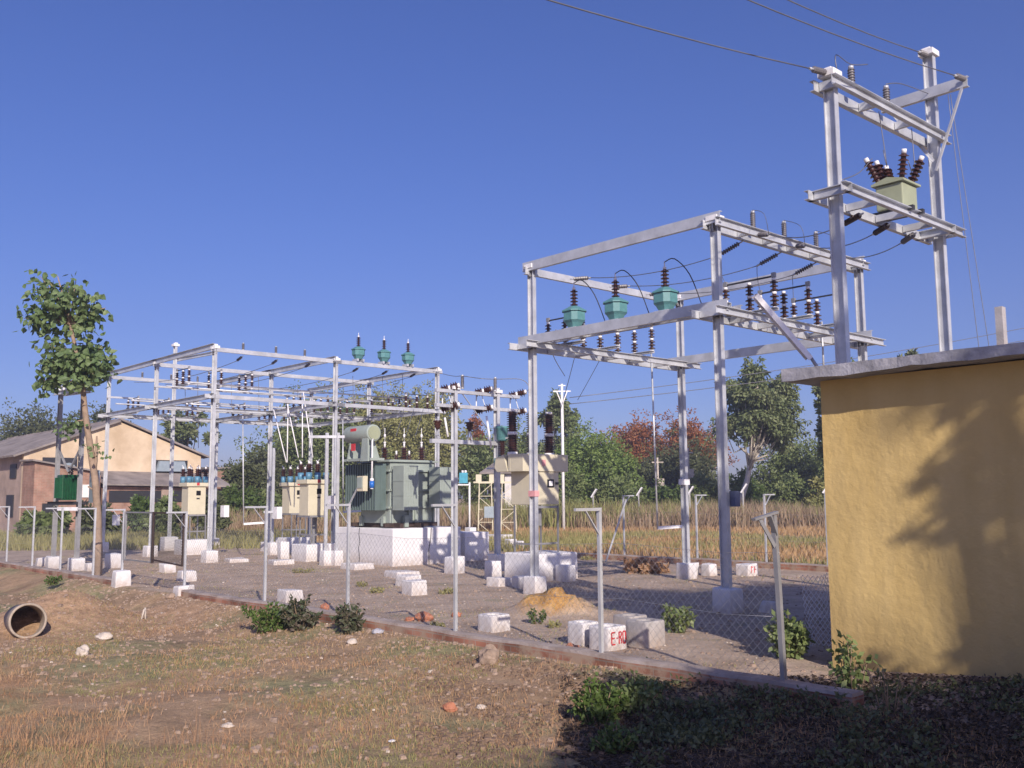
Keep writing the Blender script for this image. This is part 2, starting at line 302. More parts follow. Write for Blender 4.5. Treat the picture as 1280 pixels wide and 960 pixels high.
# ------------------------------------------------------------------ mesh builder
def frame(d, up=None):
    d = d.normalized()
    u = Vector(up) if up is not None else (Vector((0, 0, 1)) if abs(d.z) < .95 else Vector((1, 0, 0)))
    s = d.cross(u).normalized(); t = s.cross(d).normalized()
    return s, t
class MB:
    def __init__(self): self.v = []; self.f = []; self.s = []; self.m = []; self.mi = 0
    def face(self, idx, smooth=False): self.f.append(idx); self.s.append(smooth); self.m.append(self.mi)
    def slot(self, i): self.mi = i; return self
    def box(self, c, s, rz=0.0, taper=1.0, jit=0.0):
        n = len(self.v); cs, sn = math.cos(rz), math.sin(rz)
        for dz in (-.5, .5):
            k = taper if dz > 0 else 1
            for dx, dy in ((-.5, -.5), (.5, -.5), (.5, .5), (-.5, .5)):
                x, y = dx * s[0] * k, dy * s[1] * k
                j = [random.uniform(-jit, jit) for _ in range(3)] if jit else (0, 0, 0)
                self.v.append((c[0] + x * cs - y * sn + j[0], c[1] + x * sn + y * cs + j[1], c[2] + dz * s[2] + j[2]))
        for q in ((0, 3, 2, 1), (4, 5, 6, 7), (0, 1, 5, 4), (1, 2, 6, 5), (2, 3, 7, 6), (3, 0, 4, 7)):
            self.face([n + i for i in q])
        return self
    def prof(self, p, q, pts, up=None, roll=0.0):
        p = Vector(p); q = Vector(q); s, t = frame(q - p, up); n = len(self.v); k = len(pts)
        cr, sr = math.cos(roll), math.sin(roll)
        for o in (p, q):
            for x, y in pts:
                x, y = x * cr - y * sr, x * sr + y * cr
                self.v.append(tuple(o + s * x + t * y))
        for i in range(k):
            j = (i + 1) % k; self.face([n + i, n + j, n + k + j, n + k + i])
        self.face([n + i for i in range(k)][::-1]); self.face([n + k + i for i in range(k)])
        return self
    def bar(self, p, q, w, h=None, up=None, roll=0.0):
        h = h or w
        return self.prof(p, q, [(-w / 2, -h / 2), (w / 2, -h / 2), (w / 2, h / 2), (-w / 2, h / 2)], up, roll)
    def ibeam(self, p, q, h=.175, b=.095, t=.012, up=None, roll=0.0):
        a, c = h / 2, b / 2; w = t / 2
        return self.prof(p, q, [(-c, -a), (c, -a), (c, -a + t), (w, -a + t), (w, a - t), (c, a - t), (c, a), (-c, a), (-c, a - t), (-w, a - t), (-w, -a + t), (-c, -a + t)], up, roll)
    def chan(self, p, q, h=.16, b=.07, t=.012, up=None, flip=1):
        a = h / 2; pts = [(0, -a), (b, -a), (b, -a + t), (t, -a + t), (t, a - t), (b, a - t), (b, a), (0, a)]
        if flip < 0: pts = [(-x, y) for x, y in pts][::-1]
        return self.prof(p, q, pts, up)
    def angle(self, p, q, w=.05, t=.006, up=None, roll=0.0):
        return self.prof(p, q, [(0, 0), (w, 0), (w, t), (t, t), (t, w), (0, w)], up, roll)
    def cyl(self, p, q, r, r2=None, n=10, smooth=True):
        p = Vector(p); q = Vector(q); r2 = r if r2 is None else r2; s, t = frame(q - p); k = len(self.v)
        for o, rad in ((p, r), (q, r2)):
            for i in range(n):
                a = 2 * math.pi * i / n; self.v.append(tuple(o + s * math.cos(a) * rad + t * math.sin(a) * rad))
        for i in range(n):
            j = (i + 1) % n; self.face([k + i, k + j, k + n + j, k + n + i], smooth)
        self.face([k + i for i in range(n)][::-1]); self.face([k + n + i for i in range(n)])
        return self
    def tube(self, pts, r, n=5, r2=None, smooth=True):
        pts = [Vector(p) for p in pts]; k = len(self.v); m_ = len(pts)
        for i, p in enumerate(pts):
            d = (pts[min(i + 1, m_ - 1)] - pts[max(i - 1, 0)])
            s, t = frame(d); rad = r if r2 is None else r + (r2 - r) * i / (m_ - 1)
            if isinstance(r, (list, tuple)): rad = r[i]
            for j in range(n):
                a = 2 * math.pi * j / n; self.v.append(tuple(p + s * math.cos(a) * rad + t * math.sin(a) * rad))
        for i in range(m_ - 1):
            for j in range(n):
                l = (j + 1) % n
                self.face([k + i * n + j, k + i * n + l, k + (i + 1) * n + l, k + (i + 1) * n + j], smooth)
        self.face([k + j for j in range(n)][::-1]); self.face([k + (m_ - 1) * n + j for j in range(n)])
        return self
    def lathe(self, base, axis, prof, n=12, smooth=True):
        base = Vector(base); ax = Vector(axis).normalized(); s, t = frame(ax); k = len(self.v)
        for h, rad in prof:
            for i in range(n):
                a = 2 * math.pi * i / n; self.v.append(tuple(base + ax * h + s * math.cos(a) * rad + t * math.sin(a) * rad))
        for i in range(len(prof) - 1):
            for j in range(n):
                l = (j + 1) % n
                self.face([k + i * n + j, k + i * n + l, k + (i + 1) * n + l, k + (i + 1) * n + j], smooth)
        self.face([k + j for j in range(n)][::-1]); e = k + (len(prof) - 1) * n; self.face([e + j for j in range(n)])
        return self
    def sheds(self, base, axis, L, n, rc, rs, seg=10):
        pr = [(0, rc)]; st = L / n
        for i in range(n):
            z = i * st
            pr += [(z + st * .30, rc), (z + st * .42, rs), (z + st * .55, rs * .97), (z + st * .85, rc)]
        pr.append((L, rc))
        return self.lathe(base, axis, pr, seg, False)
    def poly(self, pts, smooth=False):
        n = len(self.v); self.v += [tuple(p) for p in pts]; self.face(list(range(n, n + len(pts))), smooth); return self
    def extr(self, pts, d):
        n = len(self.v); k = len(pts); d = Vector(d)
        self.v += [tuple(p) for p in pts] + [tuple(Vector(p) + d) for p in pts]
        self.face([n + i for i in range(k)][::-1]); self.face([n + k + i for i in range(k)])
        for i in range(k):
            j = (i + 1) % k; self.face([n + i, n + j, n + k + j, n + k + i])
        return self
    def build(self, name, mats, parent=None, loc=(0, 0, 0), rz=0.0, bevel=0.0):
        me = bpy.data.meshes.new(name); me.from_pydata(self.v, [], self.f)
        for mm in (mats if isinstance(mats, (list, tuple)) else [mats]): me.materials.append(M[mm] if isinstance(mm, str) else mm)
        me.polygons.foreach_set('use_smooth', self.s); me.polygons.foreach_set('material_index', self.m)
        me.update()
        o = bpy.data.objects.new(name, me); C.objects.link(o); o.location = loc; o.rotation_euler = (0, 0, rz)
        if parent: o.parent = parent
        if bevel:
            b = o.modifiers.new('bevel', 'BEVEL'); b.width = bevel; b.segments = 2; b.limit_method = 'ANGLE'
        return o
def tag(o, label=None, cat=None, group=None, kind=None):
    if label: o['label'] = label
    if cat: o['category'] = cat
    if group: o['group'] = group
    if kind: o['kind'] = kind
    return o
def thing(name, label, cat, loc=(0, 0, 0), rz=SA, group=None):
    o = bpy.data.objects.new(name, None); C.objects.link(o); o.location = loc; o.rotation_euler = (0, 0, rz); o.empty_display_size = .3
    return tag(o, label, cat, group)
def kids(o): return [x for x in C.objects if x.parent == o]
def dup(root, loc, label=None, rz=None, cat=None):
    def rec(o, par):
        c = o.copy(); C.objects.link(c)
        if par: c.parent = par
        for ch in kids(o): rec(ch, c)
        return c
    r = rec(root, None); r.location = loc
    if rz is not None: r.rotation_euler = (0, 0, rz)
    if label: r['label'] = label
    return r
def a_of(px, b, z=1.0):
    lo, hi = -8.0, 60.0
    for _ in range(50):
        mi = (lo + hi) / 2
        if proj(W(mi, b, z))[0] > px: lo = mi
        else: hi = mi
    return lo
def b_of(px, a, z=1.0):
    lo, hi = 0.0, 60.0
    for _ in range(50):
        mi = (lo + hi) / 2
        if proj(W(a, mi, z))[0] < px: lo = mi
        else: hi = mi
    return lo
# ------------------------------------------------------------------ terrain
def lines(dense0, dense1, step, far, g=1.18):
    L_ = []; x = dense0
    while x <= dense1 + 1e-6: L_.append(x); x += step
    s = step; x = L_[-1]
    while x < far: s *= g; x += s; L_.append(x)
    s = step; x = L_[0]; pre = []
    while x > -far: s *= g; x -= s; pre.append(x)
    return pre[::-1] + L_
xs = lines(-16, 13, .11, 1500); ys = lines(3.0, 27, .11, 1500)
vs = [(x, y, gz(x, y)) for y in ys for x in xs]; nx = len(xs)
fs = [(j * nx + i, j * nx + i + 1, (j + 1) * nx + i + 1, (j + 1) * nx + i) for j in range(len(ys) - 1) for i in range(nx - 1)]
me = bpy.data.meshes.new('ground'); me.from_pydata(vs, [], fs); me.materials.append(M['ground'])
me.polygons.foreach_set('use_smooth', [True] * len(fs))
g = bpy.data.objects.new('ground', me); C.objects.link(g); tag(g, kind='structure')
# ------------------------------------------------------------------ sky and sun
SUNAZ = Vector((.285, -.958, 0)).normalized(); ELEV = R(26)
w = bpy.data.worlds.new('World'); scene.world = w; w.use_nodes = True
nt = w.node_tree; sky = nt.nodes.new('ShaderNodeTexSky'); sky.sky_type = 'NISHITA'; sky.sun_disc = False
sky.sun_elevation = ELEV; sky.sun_rotation = math.atan2(SUNAZ.x, SUNAZ.y)
sky.air_density = 1.0; sky.dust_density = .9; sky.ozone_density = 4.0
hs = nt.nodes.new('ShaderNodeMixRGB'); hs.blend_type = 'MULTIPLY'; hs.inputs['Fac'].default_value = 1; hs.inputs['Color2'].default_value = (.97, .88, 1.28, 1)
nt.links.new(sky.outputs[0], hs.inputs['Color1'])
hv = nt.nodes.new('ShaderNodeHueSaturation'); hv.inputs['Saturation'].default_value = 1.12; nt.links.new(hs.outputs[0], hv.inputs['Color'])
nt.links.new(hv.outputs[0], nt.nodes['Background'].inputs['Color']); nt.nodes['Background'].inputs['Strength'].default_value = .083
sd = bpy.data.lights.new('sun', 'SUN'); sd.energy = 5.0; sd.angle = R(.55); sd.color = (1.0, .885, .77)
so = bpy.data.objects.new('sun', sd); C.objects.link(so)
sv = Vector((SUNAZ.x * math.cos(ELEV), SUNAZ.y * math.cos(ELEV), math.sin(ELEV)))
so.rotation_euler = sv.to_track_quat('Z', 'Y').to_euler()
scene.view_settings.view_transform = 'Standard'; scene.view_settings.look = 'None'; scene.view_settings.exposure = 0.28; scene.view_settings.gamma = 1
try: scene.view_settings.use_curve_mapping = False
except Exception: pass
scene.cycles.max_bounces = 6; scene.cycles.transparent_max_bounces = 8
# ------------------------------------------------------------------ kerbs
def kerb(a0, a1, b, label, wid=.24, top=.11):
    root = thing('brick_kerb', label, 'kerb', W(a0, b, 0))
    L_ = a1 - a0; n = int(L_ / .5)
    mb = MB(); mc = MB()
    st = []
    for i in range(n + 1):
        x = -L_ * i / n
        p = W(a0 - x, b)
        z = top + random.uniform(-.012, .012) + .03 * noise.noise(Vector((x * .4, 2, b)))
        y = .03 * noise.noise(Vector((x * .5, 7, b)))
        st.append((x, y, z))
    for (x0, y0, z0), (x1, y1, z1) in zip(st[:-1], st[1:]):
        for bb, lo, hi, ww in ((mb, -.45, 0, wid), (mc, 0, .035, wid - .02)):
            k = len(bb.v)
            for x, y, z in ((x0, y0, z0), (x1, y1, z1)):
                lz = z + hi; l0 = lo if lo < 0 else z
                bb.v += [(x, y - ww / 2, l0), (x, y + ww / 2, l0), (x, y + ww / 2 * .93, lz), (x, y - ww / 2 * .93, lz)]
            for q in ((0, 1, 5, 4), (1, 2, 6, 5), (2, 3, 7, 6), (3, 0, 4, 7)): bb.face([k + j for j in q])
    for bb in (mb, mc):
        bb.face([3, 2, 1, 0]); k = len(bb.v); bb.face([k - 4, k - 3, k - 2, k - 1])
    mb.build('brick_course', 'curb', root); mc.build('cement_capping', 'cement', root)
    return root
kerb(-3.3, 12.05, 0.0, 'low red brick kerb with grey cement top running under the near wire fence')
kerb(15.45, 36, 0.0, 'low red brick kerb under the left fence beyond the gate')
kerb(-9, 15.5, 14.8, 'thin red brick kerb across the back of the yard', .2, .14)
h = MB(); pts = []
for i in range(40):
    a = -.4 + i * .2; p = W(a, .34 + .05 * math.sin(a * 1.3), .0)
    if a > .6: pts.append((p.x, p.y, gz(p.x, p.y) + .04))
h.tube(pts, .045, 8); tag(h.build('hose_pipe', 'blackpipe'), 'dark grey pipe lying along the inside of the near brick kerb', 'pipe')
# ------------------------------------------------------------------ wire fences
def mesh_panel(mb, x0, x1, z0, z1, pw=.10, ph=.10, r=.0018, ph0=0.0, yf=None, zf=None):
    W_, H_ = x1 - x0, z1 - z0; k = ph / pw
    yf = yf or (lambda x, z: 0.0)
    n0 = int(H_ / ph) + 2
    for fam in (1, -1):
        i = -n0
        while i * pw <= W_ + n0 * pw:
            c = i * pw + ph0
            # x = c + fam * z / k
            za, zb = 0.0, H_
            xa, xb = c, c + fam * H_ / k
            if fam > 0:
                if xa < 0: za = -xa * k; xa = 0
                if xb > W_: zb = (W_ - c) * k; xb = W_
            else:
                if xa > W_: za = (xa - W_) * k; xa = W_
                if xb < 0: zb = c * k; xb = 0
            i += 1
            if zb - za < .03 or za < -1e-6: continue
            ns = 4; pp = []
            for q in range(ns + 1):
                x = xa + (xb - xa) * q / ns; z = za + (zb - za) * q / ns
                pp.append((x0 + x, yf(x0 + x, z0 + z) + fam * r, z0 + z + (zf(x0 + x) if zf else 0)))
            mb.tube(pp, r, 3, smooth=False)
def post_mesh(h, w=.045):
    b_ = MB(); b_.angle((0, 0, -.4), (0, 0, h), w, .006, (0, 1, 0)); return b_
def arm_mesh(h, dirn, L_=.42, tilt=.0, w=.045):
    b_ = MB(); b_.bar((0, 0, h - .02), (0, dirn * L_, h - .02 + tilt), .04, .035)
    b_.bar((.004, dirn * .02, h - .32), (.004, dirn * L_ * .6, h - .03 + tilt * .6), .03, .012)
    return b_
def fence(a_list, b, label, hts, dirn=-1, mesh=True, pw=.10, r=.0018, arm=.42, special=None, plinths=(), mz=(.05, 1.5), w=.045):
    root = thing('chain_link_fence', label, 'fence', W(a_list[0], b, 0))
    for i, a in enumerate(a_list):
        x = a_list[0] - a; p = W(a, b)
        if special and i in special: special[i](root, x); continue
        z = gz(p.x, p.y) if i not in plinths else 0
        h = hts[i] if isinstance(hts, (list, tuple)) else hts
        po = post_mesh(h, w).build('post', 'steel', root, (x, 0, 0))
        arm_mesh(h, dirn, arm, w=w).build('arm', 'steel', po)
        if i in plinths:
            zb = gz(p.x, p.y - .2)
            q = MB(); q.box((x, 0, plinths[i] / 2 - .3), (.42, .42, plinths[i] + .6), 0, .8, .02)
            q.build('footing', 'white', root, bevel=.03)
    if mesh:
        mb = MB(); yf = lambda x, z: .035 + .05 * noise.noise(Vector((x * .5, z * .8, b))) ; 
        zf = lambda x: .03 * math.sin(x * 2.2)
        mesh_panel(mb, a_list[0] - a_list[-1], 0, mz[0], mz[1], pw, pw, r, .03, yf, zf)
        mb.build('wire_mesh', 'mesh', root)
        t = MB()
        for zz in (mz[1], (mz[0] + mz[1]) / 2, mz[0] + .02):
            t.tube([(-(a_list[-1] - a_list[0]) * k / 20, .03, zz + zf(-(a_list[-1] - a_list[0]) * k / 20)) for k in range(21)], r * 1.4, 3)
        t.build('line_wire', 'mesh', root)
    return root
def bent(root, x):
    b_ = MB(); b_.angle((0.03, 0, -.4), (0, 0, 1.0), .05, .007, (0, 1, 0)); b_.angle((0, 0, 1.0), (-.03, 0, 1.80), .05, .007, (0, 1, 0))
    po = b_.build('post', 'steel_dull', root, (x, 0, 0))
    c = MB(); c.bar((-.03, .05, 1.83), (-.07, -.31, 1.76), .05, .025); c.bar((-.02, -.02, 1.48), (-.06, -.22, 1.77), .05, .012, (1, 0, 0)); c.bar((-.03, .02, 1.6), (-.03, -.08, 1.79), .05, .02)
    tag(c.build('arm', 'steel_dull', po), 'bent rusty arm tilted up at the end')
a978 = a_of(975, 0, .9)
A0 = [a978, 0.0, 2.8, 5.6, 8.4, a_of(231, 0)]
fence(A0, 0.0, 'near chain link fence with angle iron posts and cranked arms in front of the switchyard', [1.87, 1.87, 1.92, 1.92, 1.88, 1.76], special={0: bent}, plinths={5: .22}, r=.0016, mz=(.12, 1.42))
A1 = [a_of(153, 0), a_of(117, 0), a_of(76, 0), a_of(41, 0), a_of(9, 0), a_of(-20, 0)]
fence(A1, 0.0, 'chain link fence left of the gate with pale posts and cranked arms', [1.80, 1.82, 1.82, 1.85, 1.85, 1.85], plinths={0: .35}, r=.0013, pw=.12, mz=(.15, 1.3))
AB_ = sorted([a_of(780, 14.8), a_of(871, 14.8), a_of(957, 14.8), a_of(1034, 14.8)])
fb = fence(AB_, 14.8, 'back chain link fence behind the right gantry with outward arms', 2.05, dirn=1, pw=.2, r=.0018, arm=.5)
s_ = MB(); s_.angle((AB_[0] - AB_[-1] + .1, .06, 1.9), (AB_[0] - AB_[-1] + .15, -1.0, 0.0), .07, .008); s_.build('corner_stay', 'steel', fb)
# far row of posts with white tilted tops
fr = thing('boundary_fence', 'far row of slim posts with white slanted tops in the dry grass', 'fence', gp(742, 655), 0)
o0 = gp(742, 655)
for px, yb, yt in ((742, 655, 618), (799, 655, 616), (863, 656, 615), (930, 657, 612), (1033, 660, 612), (665, 655, 618)):
    p = gp(px, yb) - o0; sc_ = gp(px, yb).y / F
    hh = (yb - yt) * sc_
    q = MB(); q.bar((0, 0, -.3), (0, 0, hh), .09); po = q.build('post', 'steel_dull', fr, p)
    q = MB(); q.bar((-.12, 0, hh - .25), (.25, -.15, hh + .35), .30, .10); q.build('post_top', 'capwhite', po)
# loose mesh beside the building
LM = gp(1012, 812)
root = thing('loose_wire_mesh', 'bunched loose end of chain link mesh hanging beside the yellow building', 'wire mesh', LM)
mb = MB(); mesh_panel(mb, 0, .34, 0, .95, .05, .09, .0036, 0, lambda x, z: .08 * math.sin(x * 14 + z * 2)); mb.build('mesh_sheet', 'capwhite', root, (0, 0, .02))
for v in root.children: v.rotation_euler = (R(8), R(-6), R(50))
# gate
ag0, ag1 = a_of(229, 0), a_of(156, 0)
gt = thing('mesh_gate', 'small double leaf wire mesh gate with dark frame between two white footings', 'gate', W(ag0, 0, 0))
Lg = ag1 - ag0; mid = Lg * .5
for nm, x0, x1, mt_, zt, zb in (('gate_leaf', -mid + .02, 0, 'rust', 1.72, .62), ('gate_leaf', -Lg, -mid - .02, 'steel_dull', 1.72, .62)):
    q = MB(); wv = .05
    q.bar((x0, 0, zb - .02), (x0, 0, zt + .02), wv).bar((x1, 0, zb), (x1, 0, zt), wv if mt_ == 'steel_dull' else .045).bar((x0, 0, zt), (x1, 0, zt), .035).bar((x0, 0, zb + (.06 if mt_ == 'rust' else .0)), (x1, 0, zb), .03)
    o = q.build(nm, mt_, gt)
    if mt_ == 'rust': tag(o, 'dark framed gate leaf')
    q = MB(); mesh_panel(q, min(x0, x1), max(x0, x1), zb, zt, .06 if mt_ == 'rust' else .1, .06 if mt_ == 'rust' else .1, .003 if mt_ == 'rust' else .0015); q.build('leaf_mesh', 'dark' if mt_ == 'rust' else 'mesh', o)
# loose bricks and pit edge in front of the gate
# ------------------------------------------------------------------ yellow control room
BC = gp(1041, 836); BC.z = 0
print('BC', BC, AB(BC))
bl = thing('control_room', 'yellow limewashed control room with overhanging grey concrete roof slab', 'building', BC)
Hh = 3.36
def gridwall(p, du, dv, nu, nv, amp):
    mb = MB()
    for j in range(nv + 1):
        for i in range(nu + 1):
            q = Vector(p) + Vector(du) * (i / nu) + Vector(dv) * (j / nv)
            k = 0 if i in (0, nu) else 1
            mb.v.append(tuple(q + Vector((0, 1, 0)) * amp * noise.noise(q * 1.1) * k))
    for j in range(nv):
        for i in range(nu):
            a = j * (nu + 1) + i; mb.face([a, a + 1, a + nu + 2, a + nu + 1], True)
    return mb
wb = gridwall((0, 0, -.5), (9, 0, 0), (0, 0, Hh + .5), 90, 38, .035)
k = len(wb.v); D_ = 5.0
wb.v += [(0, 0, -.5), (0, D_, -.5), (0, D_, Hh), (0, 0, Hh), (9, 0, -.5), (9, D_, -.5), (9, D_, Hh), (9, 0, Hh)]
for q in ((0, 3, 2, 1), (4, 5, 6, 7), (1, 2, 6, 5), (3, 7, 6, 2)): wb.face([k + i for i in q])
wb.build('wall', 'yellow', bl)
sb = MB(); n = 60; x0, x1, y0, y1 = -.30, 9.3, -.36, D_ + .3
for j, (yy) in enumerate((y0, y1)):
    for zt in (0, 1):
        for i in range(n + 1):
            x = x0 + (x1 - x0) * i / n
            nn = noise.noise(Vector((x * 3.1, yy, zt))) * .022
            step = -.0 if not (1.25 < x < 9 and zt == 0) else .022
            sb.v.append((x, yy + (noise.noise(Vector((x * 4, 5, zt))) * .012), Hh + (.135 if zt else 0) + nn * (1 if zt == 0 else .5) + step))
n1 = n + 1
for i in range(n):
    sb.face([i, i + 1, n1 + i + 1, n1 + i]); sb.face([n1 + i, n1 + i + 1, 3 * n1 + i + 1, 3 * n1 + i])
    sb.face([2 * n1 + i + 1, 2 * n1 + i, 3 * n1 + i, 3 * n1 + i + 1]); sb.face([i + 1, i, 2 * n1 + i, 2 * n1 + i + 1])
sb.face([0, n1, 3 * n1, 2 * n1]); sb.face([n, 2 * n1 + n, 3 * n1 + n, n1 + n])
sb.build('roof_slab', 'slab', bl)
# slanted lamp arm on the roof corner
p0, p1, p2 = dp(1032, 466, BC.y + 1.0), dp(1014, 446, BC.y + 1.0), dp(946, 367, BC.y + .8)
la = thing('slanted_arm', 'pale slanted metal arm propped on the roof corner of the yellow building', 'metal arm', p0, 0)
q = MB(); q.cyl((0, 0, -.1), p1 + (p1 - p0) * .2 - p0, .022); q.build('tube', 'steel_dull', la)
q = MB(); q.chan(p1 - p0, p2 - p0, .11, .07, .008, (0, 1, 0)); q.build('channel', 'capwhite', la)
pc = dp(1254, 447, 14.8)
q = MB(); q.bar((0, 0, -pc.z), (0, 0, dp(1250, 384, 14.8).z - pc.z), .14, .11)
tag(q.build('concrete_post', 'concrete', None, pc, SA), 'weathered concrete post top rising behind the yellow building roof', 'post')
Z0, Z1 = 7.0, 5.35
def beam(root, name, p, q, dbl=False, h=.17, gap=.12, m_='steel', ext=.18, label=None):
    p = Vector(p); q = Vector(q); d = (q - p).normalized(); s = Vector((-d.y, d.x, 0))
    p = p - d * ext; q = q + d * ext; b_ = MB()
    if dbl:
        b_.chan(p + s * gap, q + s * gap, h, .07, .01, (0, 0, 1), -1); b_.chan(p - s * gap, q - s * gap, h, .07, .01, (0, 0, 1), 1)
        L_ = (q - p).length; k = max(2, int(L_ / .9))
        for i in range(k + 1):
            c = p + d * (L_ * (.04 + .92 * i / k)); b_.bar(c - s * (gap - .01), c + s * (gap - .01), .05, h * .8)
    else:
        b_.chan(p, q, h, .075, .01, (0, 0, 1), -1)
    o = b_.build(name, m_, root)
    if label: o['label'] = label
    return o
def post(root, x, y, h, ft, roll=0.0, m_='steel', fw=.48, foot=True):
    b_ = MB(); b_.ibeam((x, y, -.1), (x, y, h), .168, .10, .012, (1, 0, 0), roll)
    o = b_.build('post', m_, root)
    if foot:
        f_ = MB(); f_.box((x, y, ft / 2 - .25), (fw * .86, fw * .86, ft + .5), 0, .9, .02); f_.build('footing', 'white', root, bevel=.025)
    c = MB(); c.box((x, y, h - .02), (.24, .24, .09)).box((x - .03, y + .02, h + .04), (.14, .12, .09)); c.build('cap_plate', 'capwhite', o)
    if h > 6.5 and foot and h < 7.5:
        for zz in (Z0 - .12, Z1 - .06):
            c = MB(); c.box((x, y, zz), (.21, .03, .26)); c.box((x, y, zz), (.03, .17, .24)); [c.cyl((x + sx * .07, y - .025, zz + sz * .08), (x + sx * .07, y + .025, zz + sz * .08), .014, n=6) for sx in (-1, 1) for sz in (-1, 1)]; c.build('joint_plate', 'steel_dull', o)
    return o
# ---------------- right gantry
aA1, aA2 = 6.95, 2.1; bA1, bA3 = 5.45, 10.55
LA, DA = aA1 - aA2, bA3 - bA1
OA = W(aA1, bA1)
print('A1', proj(OA), proj(W(aA1, bA1, Z0)), 'A2', proj(W(aA2, bA1)), proj(W(aA2, bA1, Z0)), 'A3', proj(W(aA1, bA3)), proj(W(aA1, bA3, Z0)), 'A4', proj(W(aA2, bA3, Z0)))
GA = thing('steel_gantry', 'four post silver steel gantry nearest the yellow building', 'gantry', OA)
for x, y, f_ in ((0, 0, .36), (LA, 0, .42), (0, DA, .38), (LA, DA, .4)): post(GA, x, y, Z0, f_)
for y in (0, DA):
    beam(GA, 'top_beam', (0, y - .1, Z0 - .02), (LA, y - .1, Z0 - .02), h=.2)
    beam(GA, 'lower_beam', (0, y - .14, Z1), (LA, y - .14, Z1), h=.2, ext=.3)
beam(GA, 'lower_beam', (0, .42, Z1 + .06), (LA, .42, Z1 + .06), True, .1, .14, ext=.1)
for x in (0, LA):
    beam(GA, 'top_beam', (x, 0, Z0 - .12), (x, DA, Z0 - .12), x > 1, h=.16, gap=.13)
    beam(GA, 'lower_beam', (x, 0, Z1 - .12), (x, DA, Z1 - .12), True, .14, .26, ext=.42)
c = MB()
c.box((LA + .1, .16, 1.95), (.16, .14, .27)).build('terminal_box', 'bluebox', GA)
c = MB(); c.box((.0, .0, 2.08), (.20, .13, .12)); c.build('marker_plate', 'pink', GA)
c = MB(); c.box((.0, DA, 2.35), (.17, .22, .14)); c.build('marker_plate', 'capwhite', GA)
# ---------------- left gantry 3 x 3
aB, bB = 21.9, 5.2; SB, DB = 4.75, 4.6
OB = W(aB, bB)
for i in range(3):
    for j in range(3): print('B', j, i, [round(v) for v in proj(W(aB + j * SB, bB + i * DB)) + proj(W(aB + j * SB, bB + i * DB, Z0)) + proj(W(aB + j * SB, bB + i * DB, Z1))])
GB = thing('steel_gantry', 'large nine post silver steel gantry left of the transformer', 'gantry', OB)
for j in range(3):
    for i in range(3): post(GB, -j * SB, i * DB, Z0, .38, fw=.5)
for i in range(3):
    for j in range(2):
        beam(GB, 'top_beam', (-j * SB, i * DB - .1, Z0 - .02), (-(j + 1) * SB, i * DB - .1, Z0 - .02), h=.19)
        beam(GB, 'lower_beam', (-j * SB, i * DB - .12, Z1), (-(j + 1) * SB, i * DB - .12, Z1), h=.17, ext=.3)
for j in range(3):
    for i in range(2):
        beam(GB, 'top_beam', (-j * SB + .1, i * DB, Z0 - .1), (-j * SB + .1, (i + 1) * DB, Z0 - .1), h=.14)
        beam(GB, 'lower_beam', (-j * SB + .1, i * DB, Z1 - .0), (-j * SB + .1, (i + 1) * DB, Z1 - .0), j > 0, h=.13, gap=.2, ext=.35)
        if j > 0 : beam(GB, 'lower_beam', (-j * SB + .1, i * DB, Z1 + .75), (-j * SB + .1, (i + 1) * DB, Z1 + .75), h=.07, ext=.1)
# tall post behind the left gantry
p = gp(211, 688); top = dp(211, 431, p.y).z
TP = thing('tall_mast', 'tallest white post with short arm standing behind the left gantry', 'mast', p)
post(TP, 0, 0, top, .55, fw=.7)
q = MB(); q.bar((-.25, 0, top - .42), (.25, 0, top - .42), .12); q.build('cross_arm', 'steel', TP)
q = MB(); q.chan((0, .1, top - .62), (2.6, .4, top - .62), .13); q.build('tie_beam', 'steel', TP)
# ---------------- double pole tower at the right
aT, bT, LT = -1.53, 3.2, 3.15
OT = W(aT, bT)
d1 = OT.y; d2 = W(aT, bT + LT).y
pT1 = proj(W(aT, bT, 5)); pT2 = proj(W(aT, bT + LT, 5)); print('T', pT1, pT2)
def zat(px, py, Y): return dp(px, py, Y).z
zt1 = zat(1040, 92, d1); zt2 = zat(1172, 66, d2); zb1 = zat(1042, 99, d1); zl = zat(1050, 243, d1)
print('T z', zt1, zt2, zl, zat(1180, 152, d2), zat(1187, 277, d2))
TT = thing('double_pole_tower', 'tall two pole silver tower behind the yellow building', 'tower', OT)
post(TT, 0, 0, zt1, 0, foot=False); post(TT, 0, LT, zt2, 0, foot=False)
beam(TT, 'top_beam', (0, 0, zb1 - .1), (0, LT, zb1 - .1), True, .15, .13, ext=.2)
beam(TT, 'lower_beam', (0, 0, zl), (0, LT, zl), True, .13, .24, ext=.28)
for y in (0, LT):
    q = MB(); q.chan((-.32, y - .12, zl + .0), (.32, y - .12, zl + .0), .13); q.build('end_arm', 'steel', TT)
zx = zat(1175, 118, d2)
beam(TT, 'cross_arm', (-.8, LT - .1, zx), (.62, LT - .1, zx), h=.17, ext=0)
q = MB(); q.angle((-.7, LT - .1, zx - .05), (0, LT - .08, zx - 1.15), .045); q.build('brace', 'steel', TT)
q = MB(); q.angle((.56, LT - .1, zx - .05), (0.05, LT - .08, zx - 1.3), .035); q.build('brace', 'steel', TT)
